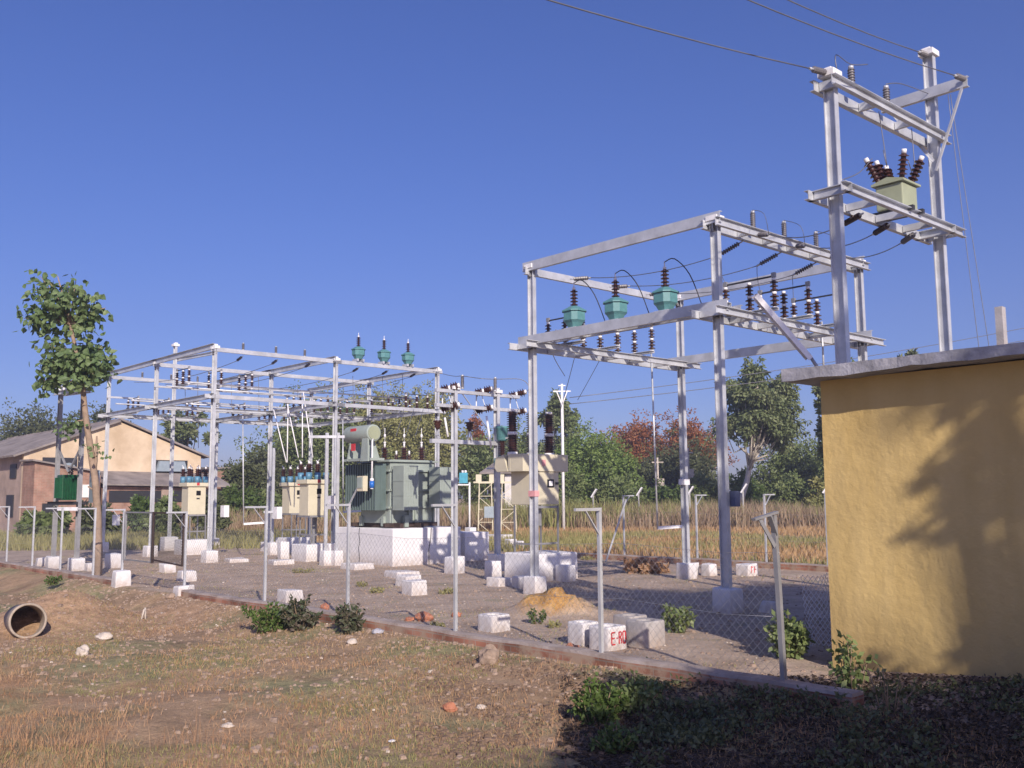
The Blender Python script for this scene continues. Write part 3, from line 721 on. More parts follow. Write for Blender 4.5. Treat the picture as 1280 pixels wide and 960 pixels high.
# ---------------- pole structure with green transformer at the far left
pL1, pL2 = gp(66, 711), gp(95, 713)
ZL = zat(97, 482, pL2.y)
LL = thing('pole_mounting', 'two pole steel structure at the far left carrying a dark green transformer', 'pole structure', pL1)
R_ = Matrix.Rotation(-SA, 3, 'Z'); lp = R_ @ (pL2 - pL1)
for x, y in ((0, 0), (lp.x, lp.y)): post(LL, x, y, ZL, .36, m_='steel_dull', fw=.46)
beam(LL, 'top_beam', (0, 0, ZL - .15), (lp.x, lp.y, ZL - .15), True, .12, .12, ext=.15)
zp = zat(84, 626, pL1.y)
beam(LL, 'platform', (0, 0, zp - .07), (lp.x, lp.y, zp - .07), True, .1, .2, 'dark', .1)
q = MB(); q.angle((0, 0, zp + 1.6), (lp.x * .5, lp.y * .5, zp + .85), .05).angle((lp.x, lp.y, zp + 1.6), (lp.x * .5, lp.y * .5, zp + .85), .05); q.build('brace', 'steel_dull', LL)
q = MB(); q.bar((lp.x - .5, lp.y - .4, zat(90, 636, pL2.y)), (lp.x + .25, lp.y - .15, zat(100, 636, pL2.y)), .1); q.build('end_bar', 'capwhite', LL)
q = MB(); q.box((lp.x - .1, lp.y + .45, zat(107, 608, pL2.y)), (.7, .06, .95)); q.build('backing_sheet', 'sheet', LL)
c0 = (lp.x * .5, lp.y * .5, zp + .0); wl = math.hypot(lp.x, lp.y)
G5 = thing('green_transformer', 'dark green box transformer hung between the two far left poles', 'transformer', dp(84.5, 626, (pL1.y + pL2.y) / 2))
q = MB(); q.box((0, 0, .39), (.5, .5, .74)); q.build('tank', 'bottle', G5, bevel=.02)
q = MB()
for i in range(7): q.box((.28, -.22 + i * .073, .38), (.07, .015, .6)); q.box((-.22 + i * .073, -.28, .38), (.015, .07, .6))
q.build('cooling_fins', 'bottle', G5)
q = MB()
for i in (-.14, .0, .14): q.sheds((i, .05, .76), (0, 0, 1), .18, 3, .025, .05, 8)
q.build('bushings', 'brown', G5)
# ---------------- small two post isolator frame in the middle
pM1, pM2 = gp(568, 717), gp(622, 713)
zM = zat(568, 484, pM1.y); lm = R_ @ (pM2 - pM1)
MM = thing('isolator_gantry', 'two post isolator frame in front of the transformer right side', 'frame', pM1)
for x, y in ((0, 0), (lp.x * 0 + lm.x, lm.y)): post(MM, x, y, zM, .45, fw=.5)
dm = lm.normalized()
for zz, e in ((zM - .12, .0), (zM - .52, .0)):
    p_ = Vector((0, 0, zz)) - dm * .65; q_ = Vector((lm.x, lm.y, zz)) + dm * .85
    q = MB(); q.bar(p_, q_, .11, .09); q.build('cross_arm', 'steel', MM)
zz = zat(600, 552, pM1.y)
q = MB(); q.bar(Vector((0, 0, zz)) - dm * .8 , Vector((lm.x, lm.y, zz)) + dm * .2, .12, .11); q.build('lower_rail', 'steel', MM)
q = MB(); q.angle((.0, 0, zM + .1), Vector((lm.x, lm.y, 0)) * .82 + Vector((0, 0, zz + .3)), .035); q.build('brace', 'steel', MM)
zc = zat(622, 584, pM2.y)
q = MB(); q.box((lm.x + .06, lm.y + .15, zc - .03), (.7, .6, .05)); q.build('platform', 'steel', MM)
# ------------------------------------------------------------------ equipment
def make_pt(label, group, loc):
    t = thing('voltage_transformer', label, 'voltage transformer', loc, SA, group)
    q = MB(); a = .205
    pr = []
    for z, k in ((.10, .55), (.20, .8), (.25, 1.0), (.44, 1.0)):
        pr.append((z, k))
    oc = [(-a, -a * .55), (-a * .55, -a), (a * .55, -a), (a, -a * .55), (a, a * .55), (a * .55, a), (-a * .55, a), (-a, a * .55)]
    for z, k in pr: q.v += [(x * k, y * k, z) for x, y in oc]
    for i in range(3):
        for j in range(8): l = (j + 1) % 8; q.face([i * 8 + j, i * 8 + l, i * 8 + 8 + l, i * 8 + 8 + j])
    q.face(list(range(8))[::-1]); q.face([24 + j for j in range(8)])
    q.build('tank', 'teal', t)
    q = MB(); n = len(q.v)
    for z, k in ((.441, 1.15), (.465, 1.15), (.56, .42)): q.v += [(x * k, y * k, z) for x, y in oc]
    for i in range(2):
        for j in range(8): l = (j + 1) % 8; q.face([i * 8 + j, i * 8 + l, i * 8 + 8 + l, i * 8 + 8 + j])
    q.face(list(range(8))[::-1]); q.face([16 + j for j in range(8)]); q.build('lid', 'teal', t)
    q = MB(); q.sheds((0, 0, .56), (0, 0, 1), .36, 5, .036, .085, 12); ins = q.build('insulator', 'brown', t)
    q = MB(); q.cyl((0, 0, .92), (0, 0, .97), .035).cyl((0, 0, .97), (0, 0, 1.08), .012, n=6); q.build('terminal', 'capwhite', t)
    q = MB(); q.bar((-.17, -.12, .05), (.17, -.12, .05), .07, .09).bar((-.17, .12, .05), (.17, .12, .05), .07, .09); q.build('foot_rail', 'steel', t)
    return t
O3 = ['nearest', 'middle', 'farthest']
ptA = [.94, 2.2, 3.55]     # local x along the front of the right gantry
first = None
for i, px in enumerate((718, 770, 832)):
    a = a_of(px, bA1 + .42, Z1 + .3); l = W(a, bA1 + .42, Z1 + .115)
    lab = ['teal voltage transformer with brown insulator, left of three on the right gantry', 'middle of three teal voltage transformers on the right gantry', 'teal voltage transformer, right of three on the right gantry, highest in view'][i]
    if not first: first = make_pt(lab, 'teal voltage transformers', l); PT = first
    else: dup(PT, l, lab)
for i, px in enumerate((448, 480, 510)):
    b = b_of(px, aB, Z0 + .3)
    dup(PT, W(aB, b, Z0 - .02), ['small teal voltage transformer, left of three on the top beam beside the big transformer', 'small teal voltage transformer, middle of three on the top beam above the big transformer', 'small teal voltage transformer, right of three on the top beam, nearest its corner post'][i])
def stack(q, x, y, z, h=.5, rs=.085):
    q.slot(0).sheds((x, y, z + .03), (0, 0, 1), h * .42, 3, .035, rs, 10)
    q.slot(1).cyl((x, y, z + h * .48), (x, y, z + h * .56), .045, n=8)
    q.slot(0).sheds((x, y, z + h * .56), (0, 0, 1), h * .38, 3, .033, rs * .9, 10)
    q.slot(1).cyl((x, y, z + h * .94), (x, y, z + h * 1.02), .04, n=8).cyl((x, y, z), (x, y, z + .03), .05, n=8)
def make_iso(label, group, loc, s=.53):
    t = thing('isolator', label, 'isolator switch', loc, SA, group)
    q = MB(); q.chan((-s - .12, -.05, .03), (s + .12, -.05, .03), .06, .09); q.build('base_channel', 'steel', t)
    for x in (-s, 0, s):
        q = MB(); stack(q, x, 0, .06, .55); q.build('insulator', ['brown', 'capwhite'], t)
    q = MB(); q.bar((-s, 0, .66), (s, 0, .66), .022, .03); q.build('blade', 'dark', t)
    q = MB(); q.box((-s, 0, .68), (.08, .05, .09)).box((s, 0, .68), (.08, .05, .09)); q.build('contact', 'steel_dull', t)
    return t
ISO = None
BI = [1.0, 2.15, 3.35]
for x, nm, gl in ((LA, 'right', 'dark brown triple isolators on the right gantry'), (0, 'left', 'dark brown triple isolators on the right gantry')):
    for i, y in enumerate(BI):
        l = OA + E1 * x + E2 * y + Vector((0, 0, Z1 - .03))
        lab = {'right': ['three stack isolator on the right gantry, nearest its front right post', 'three stack isolator in the middle of the right beam of the right gantry', 'three stack isolator on the right gantry, nearest the tower pole'],
               'left': ['three stack isolator beside the left teal voltage transformer on the right gantry', 'isolator behind the middle teal voltage transformer on the right gantry', 'isolator behind the right teal voltage transformer on the right gantry']}[nm][i]
        if not ISO: ISO = make_iso(lab, gl, l)
        else: dup(ISO, l, lab)
# isolators of the left gantry
lab_b = ['in the middle bay of the left gantry, mounted on its centre row', 'on the back row of the left gantry']
nn = ['first', 'second', 'third']
for j, rowlab in ((1, 'centre row'), (2, 'rear row')):
    for i in (0, 1):
        for k in range(3):
            l = OB - E1 * (j * SB - .1) + E2 * (i * DB + .95 + k * 1.25) + Vector((0, 0, Z1 + (.79 if j == 1 and i == 0 else .09)))
            o = dup(ISO, l, '%s dark isolator from the left, %s %s bay of the left gantry' % (nn[k], rowlab, ['near', 'far'][i])); o['group'] = 'small dark isolators on the left gantry'
for k in range(3):
    l = OB - E1 * (1.2 + k * 1.2) + E2 * (2 * DB - .1) + Vector((0, 0, Z1 + .09))
    o = dup(ISO, l, '%s isolator in the rear right bay of the left gantry above the conservator' % ['right', 'middle', 'left'][k], SA + R(90)); o['group'] = 'small dark isolators on the left gantry'
# post insulators
def make_pi(label, group, loc, rs=.055, h=.32, mt_='grins'):
    t = thing('post_insulator', label, 'insulator', loc, SA, group)
    q = MB(); q.sheds((0, 0, .03), (0, 0, 1), h, 8, .04, rs, 10); q.build('ribbed_body', mt_, t)
    q = MB(); q.cyl((0, 0, 0), (0, 0, .03), .05, n=8); q.cyl((0, 0, h + .03), (0, 0, h + .07), .04, n=8); q.build('end_fitting', 'steel', t)
    return t
PI = None
for i, px in enumerate((941, 980, 1020)):
    b = b_of(px, aA2, Z0 + .2); l = W(aA2, b, Z0 - .03)
    lab = 'grey ribbed post insulator on the right gantry, ' + ['left of three', 'middle of three', 'right of three by the tower'][i]
    if not PI: PI = make_pi(lab, 'grey ribbed post insulators', l)
    else: dup(PI, l, lab)
for i, px in enumerate((304, 345, 381)):
    b = b_of(px, aB, Z0 + .1); o_ = dup(PI, W(aB, b, Z0 - .02), 'grey post insulator, front top beam of the left gantry, ' + ['left', 'middle', 'right'][i] + ' of three'); o_.scale = (.9, .9, .62)
for i, px in enumerate((178, 214, 247)):
    b = b_of(px, aB + 2 * SB, Z0 + .1); dup(PI, W(aB + 2 * SB, b, Z0 - .02), ['left', 'middle', 'right'][i] + ' post insulator on the rear top beam of the left gantry').scale = (.9, .9, .62)
for i, (px, py) in enumerate(((1065, 94), (1109, 112))):
    t_ = (.95, 2.05)[i]
    b = b_of(px, aT, zb1); p = W(aT, b, zb1 - .02); dup(PI, p, ['grey ribbed insulator standing on the tower top beam, nearer its left pole', 'dark ribbed insulator standing on the middle of the tower top beam'][i])
# ---------------- oil breaker box on the tower
b = b_of(1122, aT, zl); RC = W(aT, b, zl + .07)
rc = thing('pole_transformer', 'small pale olive box transformer with dark tilted bushings on the tall tower', 'transformer', RC)
q = MB(); q.box((0, 0, .20), (.38, .42, .34)); q.build('tank', 'grgreen', rc, bevel=.015)
q = MB(); q.extr([(-.23, -.25, .372), (.23, -.25, .372), (.23, -.25, .40), (0, -.25, .46), (-.23, -.25, .40)], (0, .5, 0)); q.build('lid', 'grgreen', rc)
q = MB(); q.bar((-.3, -.14, .0), (.3, -.14, .0), .06).bar((-.3, .14, 0), (.3, .14, 0), .06); q.build('foot_rail', 'dark', rc)
for (x, y, tx, ty) in ((-.14, -.17, -.35, -.25), (-.14, .0, -.3, 0), (-.14, .17, -.3, .25), (.14, -.12, .25, -.2), (.14, .14, .35, .25)):
    ax = Vector((tx, ty, 1)).normalized()
    q = MB(); q.slot(0).sheds(Vector((x, y, .40)), ax, .36, 6, .035, .07, 10).slot(1).cyl(Vector((x, y, .4)) + ax * .36, Vector((x, y, .4)) + ax * .42, .035, n=8); q.build('bushing', ['brown', 'capwhite'], rc)
rc.scale = (1.1, 1.1, 1.1)
# ------------------------------------------------------------------ main transformer
TC = gp(491, 708)
def ll(px, py_ignored, Y): return R_ @ (dp(px, py_ignored, Y) - TC)
pl = thing('transformer_plinth', 'big white painted block with a crack carrying the grey green transformer', 'plinth', TC)
HP = zat(491, 661, TC.y)
q = MB(); q.box((-1.62, 1.3, HP / 2 - .3), (3.24, 2.6, HP + .6), 0, 1, .0); q.build('block', 'white', pl, bevel=.03)
q = MB(); q.box((-.9, 3.4, HP / 2 - .35), (1.5, 1.0, HP + .3)); q.build('rear_block', 'white', pl, bevel=.03)
q = MB()
def crack(pts, r=.012): q.tube(pts, r, 4)
crack([(-1.80, -.003, HP), (-1.82, -.003, HP * .8), (-1.76, -.003, HP * .6), (-1.84, -.003, HP * .45), (-1.78, -.003, HP * .2), (-1.8, -.003, 0)])
crack([(.003, 1.42, HP), (.003, 1.40, HP * .7), (.003, 1.33, HP * .4), (.003, 1.34, 0)], .016)
q.build('crack', 'dark', pl)
TX = thing('power_transformer', 'large grey green power transformer with radiators and a round oil tank on a white block', 'transformer', TC + Vector((0, 0, HP)))
q = MB(); q.box((-1.5, 1.25, .07), (2.5, .14, .14)).box((-1.5, .5, .07), (2.5, .14, .14)).box((-.62, 1.1, .09), (.1, 2.0, .12)).box((-2.4, 1.0, .09), (.1, 1.8, .12)); q.build('base_rail', 'rust', TX)
HT = zat(500, 577, TC.y + .8) - HP
q = MB(); q.box((-1.5, 1.22, .14 + (HT - .14) / 2), (1.62, 1.7, HT - .14)); q.build('tank', 'tgreen', TX, bevel=.02)
q = MB(); q.box((-1.5, 1.22, HT + .02), (1.8, 1.9, .05)); q.box((-1.5, 1.22, HT + .055), (1.5, 1.6, .03)); q.build('lid', 'tgreen', TX)
q = MB()
for zz in (.62, 1.15, 1.75):
    q.box((-1.5, .34, zz), (1.66, .09, .06)); q.box((-.66, 1.22, zz), (.09, 1.74, .06))
for yy in (.42, 1.05, 1.3, 2.0): q.box((-.655, yy, HT / 2), (.07, .05, HT - .3))
q.build('stiffeners', 'tgreen', TX)
def radiator(x, y, w_, d_, z0, z1, axis, name='radiator', mt_='tgreen'):
    # fins stacked along axis, panels face the other way
    q = MB(); n = 9
    if axis == 'y':
        for i in range(n):
            yy = y - w_ / 2 + w_ * (i + .5) / n
            q.box((x, yy, (z0 + z1) / 2), (d_, w_ / n * .8, z1 - z0))
        q.box((x, y, (z0 + z1) / 2), (d_ * .97, w_ * .97, (z1 - z0) * .985))
    else:
        for i in range(n + 4):
            xx = x - w_ / 2 + w_ * (i + .5) / (n + 4)
            q.box((xx, y, (z0 + z1) / 2), (w_ / (n + 4) * .45, d_, z1 - z0))
        q.box((x, y + d_ * .2, (z0 + z1) / 2), (w_ * .97, d_ * .5, (z1 - z0) * .97))
    o = q.build(name, mt_, TX)
    q = MB()
    if axis == 'y':
        q.cyl((x - .45, y, z1 - .12), (x - .2, y, z1 - .12), .05).cyl((x - .45, y, z0 + .12), (x - .2, y, z0 + .12), .05)
        for zz in (.33, .66): q.box((x, y, z0 + (z1 - z0) * zz), (d_ * 1.02, w_ * 1.02, .02))
    q.build('header', mt_, o) if q.v else None
    return o
zr0 = zat(497, 638, TC.y + .2) - HP; zr1 = zat(497, 582, TC.y + .2) - HP
radiator(-.17, .57, .56, .56, zr0, zr1, 'y')
radiator(-.17, 1.95, .56, .56, zr0 + .05, zr1 - .02, 'y')
radiator(-1.65, .10, 1.75, .40, zr0 + .0, zr1 + .08, 'x', mt_='tdark')
# conservator
cA = Vector(ll(467, 541, TC.y + .35)); cz = zat(467, 541, TC.y + .35) - HP
q = MB(); q.slot(0).lathe((cA.x - 1.35, cA.y, cz), (1, 0, 0), [(0, .2), (.02, .255), (.05, .26), (1.33, .26), (1.37, .25), (1.375, .235)], 24)
q.slot(1).cyl((cA.x + .02, cA.y, cz), (cA.x + .045, cA.y, cz), .21, n=20)
q.slot(2).box((cA.x - .75, cA.y - .24, cz + .1), (.3, .02, .12))
q.build('oil_conservator', ['tgreen', 'grgreen', 'red'], TX)
q = MB()
for xx in (cA.x - 1.15, cA.x - .3): q.extr([(xx, cA.y - .1, cz - .2), (xx, cA.y + .2, cz - .2), (xx, cA.y + .42, HT + .04), (xx, cA.y - .22, HT + .04)], (.05, 0, 0))
q.extr([(cA.x - .32, cA.y - .2, cz - .15), (cA.x - .02, cA.y - .2, cz - .15), (cA.x + .06, cA.y - .24, HT), (cA.x - .36, cA.y - .24, HT)], (0, .05, 0))
q.box((cA.x - .6, cA.y + .05, HT + .06), (1.5, .5, .08))
cs = q.build('conservator_support', 'tgreen', TX)
q = MB(); q.box((cA.x - .72, cA.y - .26, cz - .42), (.22, .02, .22), 0); q.build('danger_plate', 'red', cs)
bx = Vector(ll(467, 560, TC.y + .25)); zb_ = zat(467, 603, TC.y + .2) - HP
q = MB(); q.tube([(cA.x + .06, cA.y - .05, cz - .2), (cA.x + .08, cA.y - .1, cz - .25), (cA.x + .08, cA.y - .1, zb_ + .1)], .028, 8); q.build('breather_pipe', 'capwhite', TX)
q = MB(); q.slot(0).cyl((cA.x + .08, cA.y - .1, zb_ - .16), (cA.x + .08, cA.y - .1, zb_ + .04), .075, n=12).slot(1).cyl((cA.x + .08, cA.y - .1, zb_ + .04), (cA.x + .08, cA.y - .1, zb_ + .12), .06).cyl((cA.x + .08, cA.y - .1, zb_ - .2), (cA.x + .08, cA.y - .1, zb_ - .16), .05)
q.build('breather_jar', ['blue', 'capwhite'], TX)
q = MB(); q.box((cA.x - .32, cA.y - .18, zb_ - .03), (.36, .16, .46)); mbx = q.build('marshalling_box', 'cream', TX, bevel=.01)
q = MB(); q.box((cA.x - .32, cA.y - .27, zb_ + .0), (.26, .02, .32)); q.build('meter_window', 'tgreen', mbx)
q = MB(); q.angle((cA.x - .5, cA.y - .2, zb_ - .1), (cA.x - 1.15, cA.y - .2, zr0 + .02), .04); q.build('stay', 'steel', TX)
for i, (xx, yy) in enumerate(((-1.55, .75), (-1.2, 1.25), (-.95, 1.75))):
    q = MB(); q.slot(0).sheds((xx, yy, HT + .06), (0, 0, 1), .42, 5, .06, .12, 12).slot(1).cyl((xx, yy, HT + .48), (xx, yy, HT + .62), .03, n=8).cyl((xx, yy, HT + .62), (xx, yy, HT + .66), .045, n=8).cyl((xx, yy, HT + .8), (xx, yy, HT + .9), .035, n=8).cyl((xx, yy, HT + .66), (xx, yy, HT + 1.1), .01, n=5); q.build('high_bushing', ['brown', 'capwhite'], TX)
for i in range(4):
    xx, yy = -1.75 + i * .26, .95 + i * .32
    q = MB(); q.slot(0).sheds((xx + -.3, yy + .1, HT + .06), (0, 0, 1), .22, 3, .045, .08, 10).slot(1).cyl((xx - .3, yy + .1, HT + .26), (xx - .3, yy + .1, HT + .40), .03, n=8); q.build('low_bushing', ['brown', 'capwhite'], TX)
q = MB(); q.tube([(-.66, .95, .5), (-.5, 1.0, .7), (-.5, 1.08, 1.2), (-.66, 1.1, 1.35)], .03, 6).tube([(-.66, 1.15, .5), (-.48, 1.2, .8), (-.48, 1.25, 1.3), (-.66, 1.3, 1.5)], .03, 6); q.build('drain_pipe', 'tgreen', TX)
for c_, s_ in (((-.55, .86, .2), (.12, .14, .35)), ((-2.2, .34, .2), (.14, .1, .3)), ((-1.0, .34, .2), (.14, .1, .3))):
    q = MB(); q.box(c_, s_); q.build('jacking_pad', 'tgreen', TX)
# ------------------------------------------------------------------ outdoor breakers (cream kiosks)
def breaker11(label, px, pyb, Y=None):
    base = gp(px, pyb)
    t = thing('outdoor_breaker', label, 'circuit breaker', base, SA, 'cream outdoor circuit breakers')
    zf_ = .62
    for dx, dy in ((-.35, -.3), (.35, -.3), (-.35, .3), (.35, .3)):
        q = MB(); q.angle((dx, dy, .5), (dx * .95, dy, 1.45), .055, .008); q.build('leg', 'steel_dull', t)
    q = MB(); q.bar((-.37, -.3, .85), (.37, -.3, .85), .04, .05).bar((.35, -.3, .85), (.35, .3, .85), .04, .05).bar((-.4, -.32, 1.44), (.4, -.32, 1.44), .05, .06).bar((.37, -.3, 1.44), (.37, .3, 1.44), .05, .06); q.build('leg_frame', 'steel_dull', t)
    q = MB(); q.box((0, 0, 1.98), (.58, .68, 1.04)); q.box((0, 0, 2.56), (.72, .86, .14)); kb = q.build('cabinet', 'cream', t, bevel=.015)
    q = MB(); q.box((.295, .05, 2.25), (.012, .17, .17)); q.build('window', 'black', kb)
    q = MB(); q.box((.295, .04, 2.05), (.012, .12, .05)); q.build('name_plate', 'dark', kb)
    q = MB(); q.box((.366, .0, 2.58), (.012, .1, .1)); q.build('danger_plate', 'red', kb)
    for i in range(3):
        for s_ in (-1, 1):
            q = MB(); x, y = s_ * .26, -.32 + i * .32
            q.slot(0).cyl((x, y, 2.62), (x, y, 2.86), .10, n=12).slot(1).sheds((x, y, 2.86), (0, 0, 1), .28, 4, .06, .105, 10).slot(2).cyl((x, y, 3.14), (x, y, 3.22), .035, n=8).bar((x, y, 3.2), (x + .1 * s_, y, 3.28), .02)
            q.build('bushing', ['bluebush', 'brown', 'capwhite'], t)
    q = MB(); q.box((0, 0, .2), (1.0, 1.0, .7), 0, .97); q.build('footing', 'white', t, bevel=.03)
    return t
V2 = breaker11('cream circuit breaker on legs with blue and brown bushings just left of the transformer', 390, 701)
dup(V2, gp(366, 690), 'cream circuit breaker partly behind the one left of the transformer')
dup(V2, gp(240, 693), 'cream circuit breaker on legs inside the left part of the left gantry')
# 33 kV breaker
VB = gp(672, 724) - E2 * .68
v = thing('tall_breaker', 'large cream circuit breaker with T shaped top and tall brown bushings behind the gantry post', 'circuit breaker', VB)
def zv(py): return zat(672, py, VB.y)
q = MB(); q.box((-.1, .9, .15), (1.15, 1.5, zv(690) - .0 + .3 - .15 + .15), 0, .97, .01); q.build('footing', 'white', v, bevel=.03)
HF = zv(690)
for dx, dy in ((-.5, .35), (.12, .35), (-.5, 1.25), (.12, 1.25)):
    q = MB(); q.angle((dx, dy, HF - .05), (dx, dy, zv(632)), .06, .008); q.build('leg', 'steel_dull', v)
q = MB(); q.bar((.12, .35, HF + .18), (.12, 1.25, HF + .18), .04).bar((-.5, .35, HF + .18), (.12, .35, HF + .18), .04).bar((.12, .35, zv(634)), (.12, 1.25, zv(634)), .06); q.box((-.2, .8, zv(645)), (.2, .25, .5)); q.build('leg_frame', 'steel_dull', v)
zc0, zc1, zc2 = zv(631), zv(589), zv(567)
q = MB(); q.box((-.19, .80, (zc0 + zc1) / 2), (.74, .95, zc1 - zc0)); kb = q.build('cabinet', 'cream', v, bevel=.015)
q = MB(); q.extr([(.22, .02, zc1 - .0), (.22, 1.58, zc1 - .0), (.22, 1.58, zc2), (.22, .02, zc2)], (-.45, 0, 0)); q.extr([(-.23, .02, zc1), (-.23, 1.58, zc1), (-.23, 1.58, zc2), (-.23, .02, zc2)], (-.1, 0, 0))
q.extr([(-.33, .02, zc1), (-.75, .02, zc1), (-.85, .02, zc1 + .12), (-.8, .02, zc2 - .08), (-.5, .02, zc2)], (0, 1.5, 0)); q.build('upper_housing', 'cream', v, bevel=.01)
q = MB(); q.box((.19, .98, zv(604)), (.012, .22, .2)); q.build('window', 'black', kb)
q = MB(); q.box((.2, .98, zv(604)), (.012, .12, .12)); q.build('dial', 'capwhite', kb)
q = MB(); q.box((.19, 1.2, zv(604)), (.012, .1, .06)); q.build('name_plate', 'dark', kb)
q = MB(); q.box((.226, .72, zv(578)), (.012, .12, .15)); q.build('danger_plate', 'pink', kb)
for y in (.15, .8, 1.42):
    q = MB(); x = -.3
    q.slot(1).cyl((x, y, zc2 - .02), (x, y, zc2 + .06), .13, n=14).slot(0).sheds((x, y, zc2 + .06), (0, 0, 1), .42, 7, .10, .155, 14).slot(1).cyl((x, y, zc2 + .48), (x, y, zc2 + .56), .12, n=14).bar((x - .16, y, zc2 + .52), (x + .16, y, zc2 + .52), .05, .05)
    q.slot(0).sheds((x, y, zc2 + .56), (0, 0, 1), .5, 9, .09, .145, 14).slot(1).cyl((x, y, zc2 + 1.06), (x, y, zc2 + 1.12), .09, n=12)
    q.build('bushing', ['brown', 'capwhite'], v)
# current transformer with teal head
CT = pM2 + E1 * .1 + E2 * .15; 
CTp = dp(628, 583, pM2.y - .15)
ct = thing('current_transformer', 'teal topped current transformer with brown insulator on the frame platform', 'current transformer', CTp)
q = MB(); q.slot(0).box((0, 0, .13), (.34, .3, .2)).lathe((0, 0, .23), (0, 0, 1), [(0, .16), (.08, .07)], 10); q.build('base', 'teal', ct)
q = MB(); q.sheds((0, 0, .28), (0, 0, 1), .42, 7, .06, .11, 12); q.build('insulator', 'brown', ct)
q = MB(); q.lathe((0, 0, .70), (0, 0, 1), [(0, .1), (.05, .16), (.34, .17), (.36, .2), (.41, .2), (.43, .05)], 16); q.build('head', 'teal', ct)
q = MB(); q.bar((.15, 0, .78), (.34, .05, .78), .05, .02).bar((-.15, 0, .88), (-.25, 0, .88), .03); q.build('terminal', 'capwhite', ct)
# air break switches on the small frame
def absw(label, px, py1, py2, Y):
    p1 = dp(px, py1, Y); p2 = dp(px, py2, Y)
    t = thing('air_break_switch', label, 'switch', p1, SA + R(48), 'air break switches on the small frame')
    h = p2.z - p1.z
    for z0_ in (0, h):
        q = MB(); ax = Vector((.93, -.1, .22)).normalized(); b0 = Vector((-.2, 0, z0_ - .05))
        q.slot(0).sheds(b0, ax, .20, 3, .07, .125, 10).slot(1).cyl(b0 + ax * .20, b0 + ax * .26, .07, n=8).slot(0).sheds(b0 + ax * .26, ax, .20, 3, .07, .125, 10).slot(1).cyl(b0 + ax * .46, b0 + ax * .52, .07, n=8)
        q.build('insulator', ['brown', 'capwhite'], t)
    q = MB(); q.bar((-.17, 0, -.05), (-.17, 0, h - .02), .05, .03).bar((-.05, 0, -.0), (.1, 0, h), .04, .02); q.build('link', 'steel', t)
    return t
for px, a_, b_, lb in ((561, 485, 509, 'left air break switch with two brown insulators beside the near frame post'), (603, 489, 512, 'middle air break switch between the two frame posts'), (645, 493, 516, 'right air break switch at the outer end of the small frame')):
    absw(lb, px, a_, b_, pM1.y + (px - 561) * .02)
q = 0
for i, (x0_, y0_, x1_, y1_, lb) in enumerate(((556, 522, 560, 546, 'thin white fuse rod hanging beside the near post of the small frame'), (608, 520, 614, 560, 'white slanted fuse rod beside the far post of the small frame'))):
    m_ = MB(); A_ = dp(x0_, y0_, pM1.y + .2); B_ = dp(x1_, y1_, pM1.y + .2); m_.cyl((0, 0, 0), A_ - B_, .03); tag(m_.build('fuse_rod', 'capwhite', None, B_), lb, 'fuse rod')
for i, (px, py, lb) in enumerate(((547, 549, 'small brown cone insulator on a stand at the left end of the frame rail'), (587, 551, 'small brown cone insulator on a stand in the middle of the frame rail'))):
    t = thing('cone_insulator', lb, 'insulator', dp(px, py, pM1.y + .3))
    m_ = MB(); m_.bar((-.1, 0, 0), (-.03, 0, .26), .03).bar((.1, 0, 0), (.03, 0, .26), .03).bar((-.08, 0, .1), (.08, 0, .1), .03); m_.build('stand', 'steel', t)
    m_ = MB(); m_.lathe((0, 0, .26), (0, 0, 1), [(0, .04), (.05, .06), (.08, .1), (.12, .07), (.15, .12), (.2, .08), (.22, .13), (.25, .12)], 10); m_.build('shed_stack', 'brown', t)
p = dp(572, 496, pM1.y + 1)
for px, py, lb in ((578, 486, 'grey ribbed post insulator standing between the two frame posts'), (619, 489, 'short grey insulator on top of the far frame post')):
    dup(PI, dp(px, py, pM1.y + .6), lb)
# ------------------------------------------------------------------ small white footings, blocks and slabs
rj = random.Random(3)
def block(label, name, cat, px, pyb, wpx, h, ax=1.0, ay=1.0, m_='white', rz=SA, taper=.94, hollow=False, group=None, jit=.02, z=None):
    p = gpt(px, pyb) if z is None else gp(px, pyb, z); s = wpx * p.y / F / (.67 * ax + .74 * ay)
    q = MB(); X, Y_ = s * ax, s * ay
    if hollow:
        ro = 24; k = len(q.v)
        def ring(hx, hy, z, rnd):
            for i in range(ro):
                a = 2 * math.pi * (i + .5) / ro; c_, s_ = math.cos(a), math.sin(a)
                e = rnd; q.v.append((math.copysign(abs(c_) ** e, c_) * hx, math.copysign(abs(s_) ** e, s_) * hy, z))
        ring(X / 2 * 1.0, Y_ / 2 * 1.0, -.1, .22); ring(X / 2 * .97, Y_ / 2 * .97, h - .02, .22); ring(X / 2 * .93, Y_ / 2 * .93, h, .25); ring(X / 2 * .62, Y_ / 2 * .62, h - .005, 1); ring(X / 2 * .55, Y_ / 2 * .55, h - .18, 1)
        for r_ in range(4):
            for i in range(ro):
                j = (i + 1) % ro; q.face([k + r_ * ro + i, k + r_ * ro + j, k + (r_ + 1) * ro + j, k + (r_ + 1) * ro + i])
        q.mi = 1; q.face([k + 4 * ro + i for i in range(ro)]); q.mi = 0
    else:
        q.box((0, 0, h / 2 - .05), (X, Y_, h + .1), 0, taper, jit)
    cen = p + E1 * (-X / 2 * .3) + E2 * (Y_ / 2 * .8)
    o = q.build(name, [m_, 'ground'] if hollow else m_, None, cen, rz + (0 if hollow else rj.uniform(-.16, .16)), bevel=0 if hollow else .025)
    tag(o, label, cat, group); return o, X, Y_
def blk(px, yb, w_, yt, label, **k):
    p = gp(px, yb); h = (yb - yt) * p.y / F * .92
    return block(label, 'concrete_block', 'concrete block', px, yb, w_, h, **k)
GW = 'white painted concrete blocks in the yard'
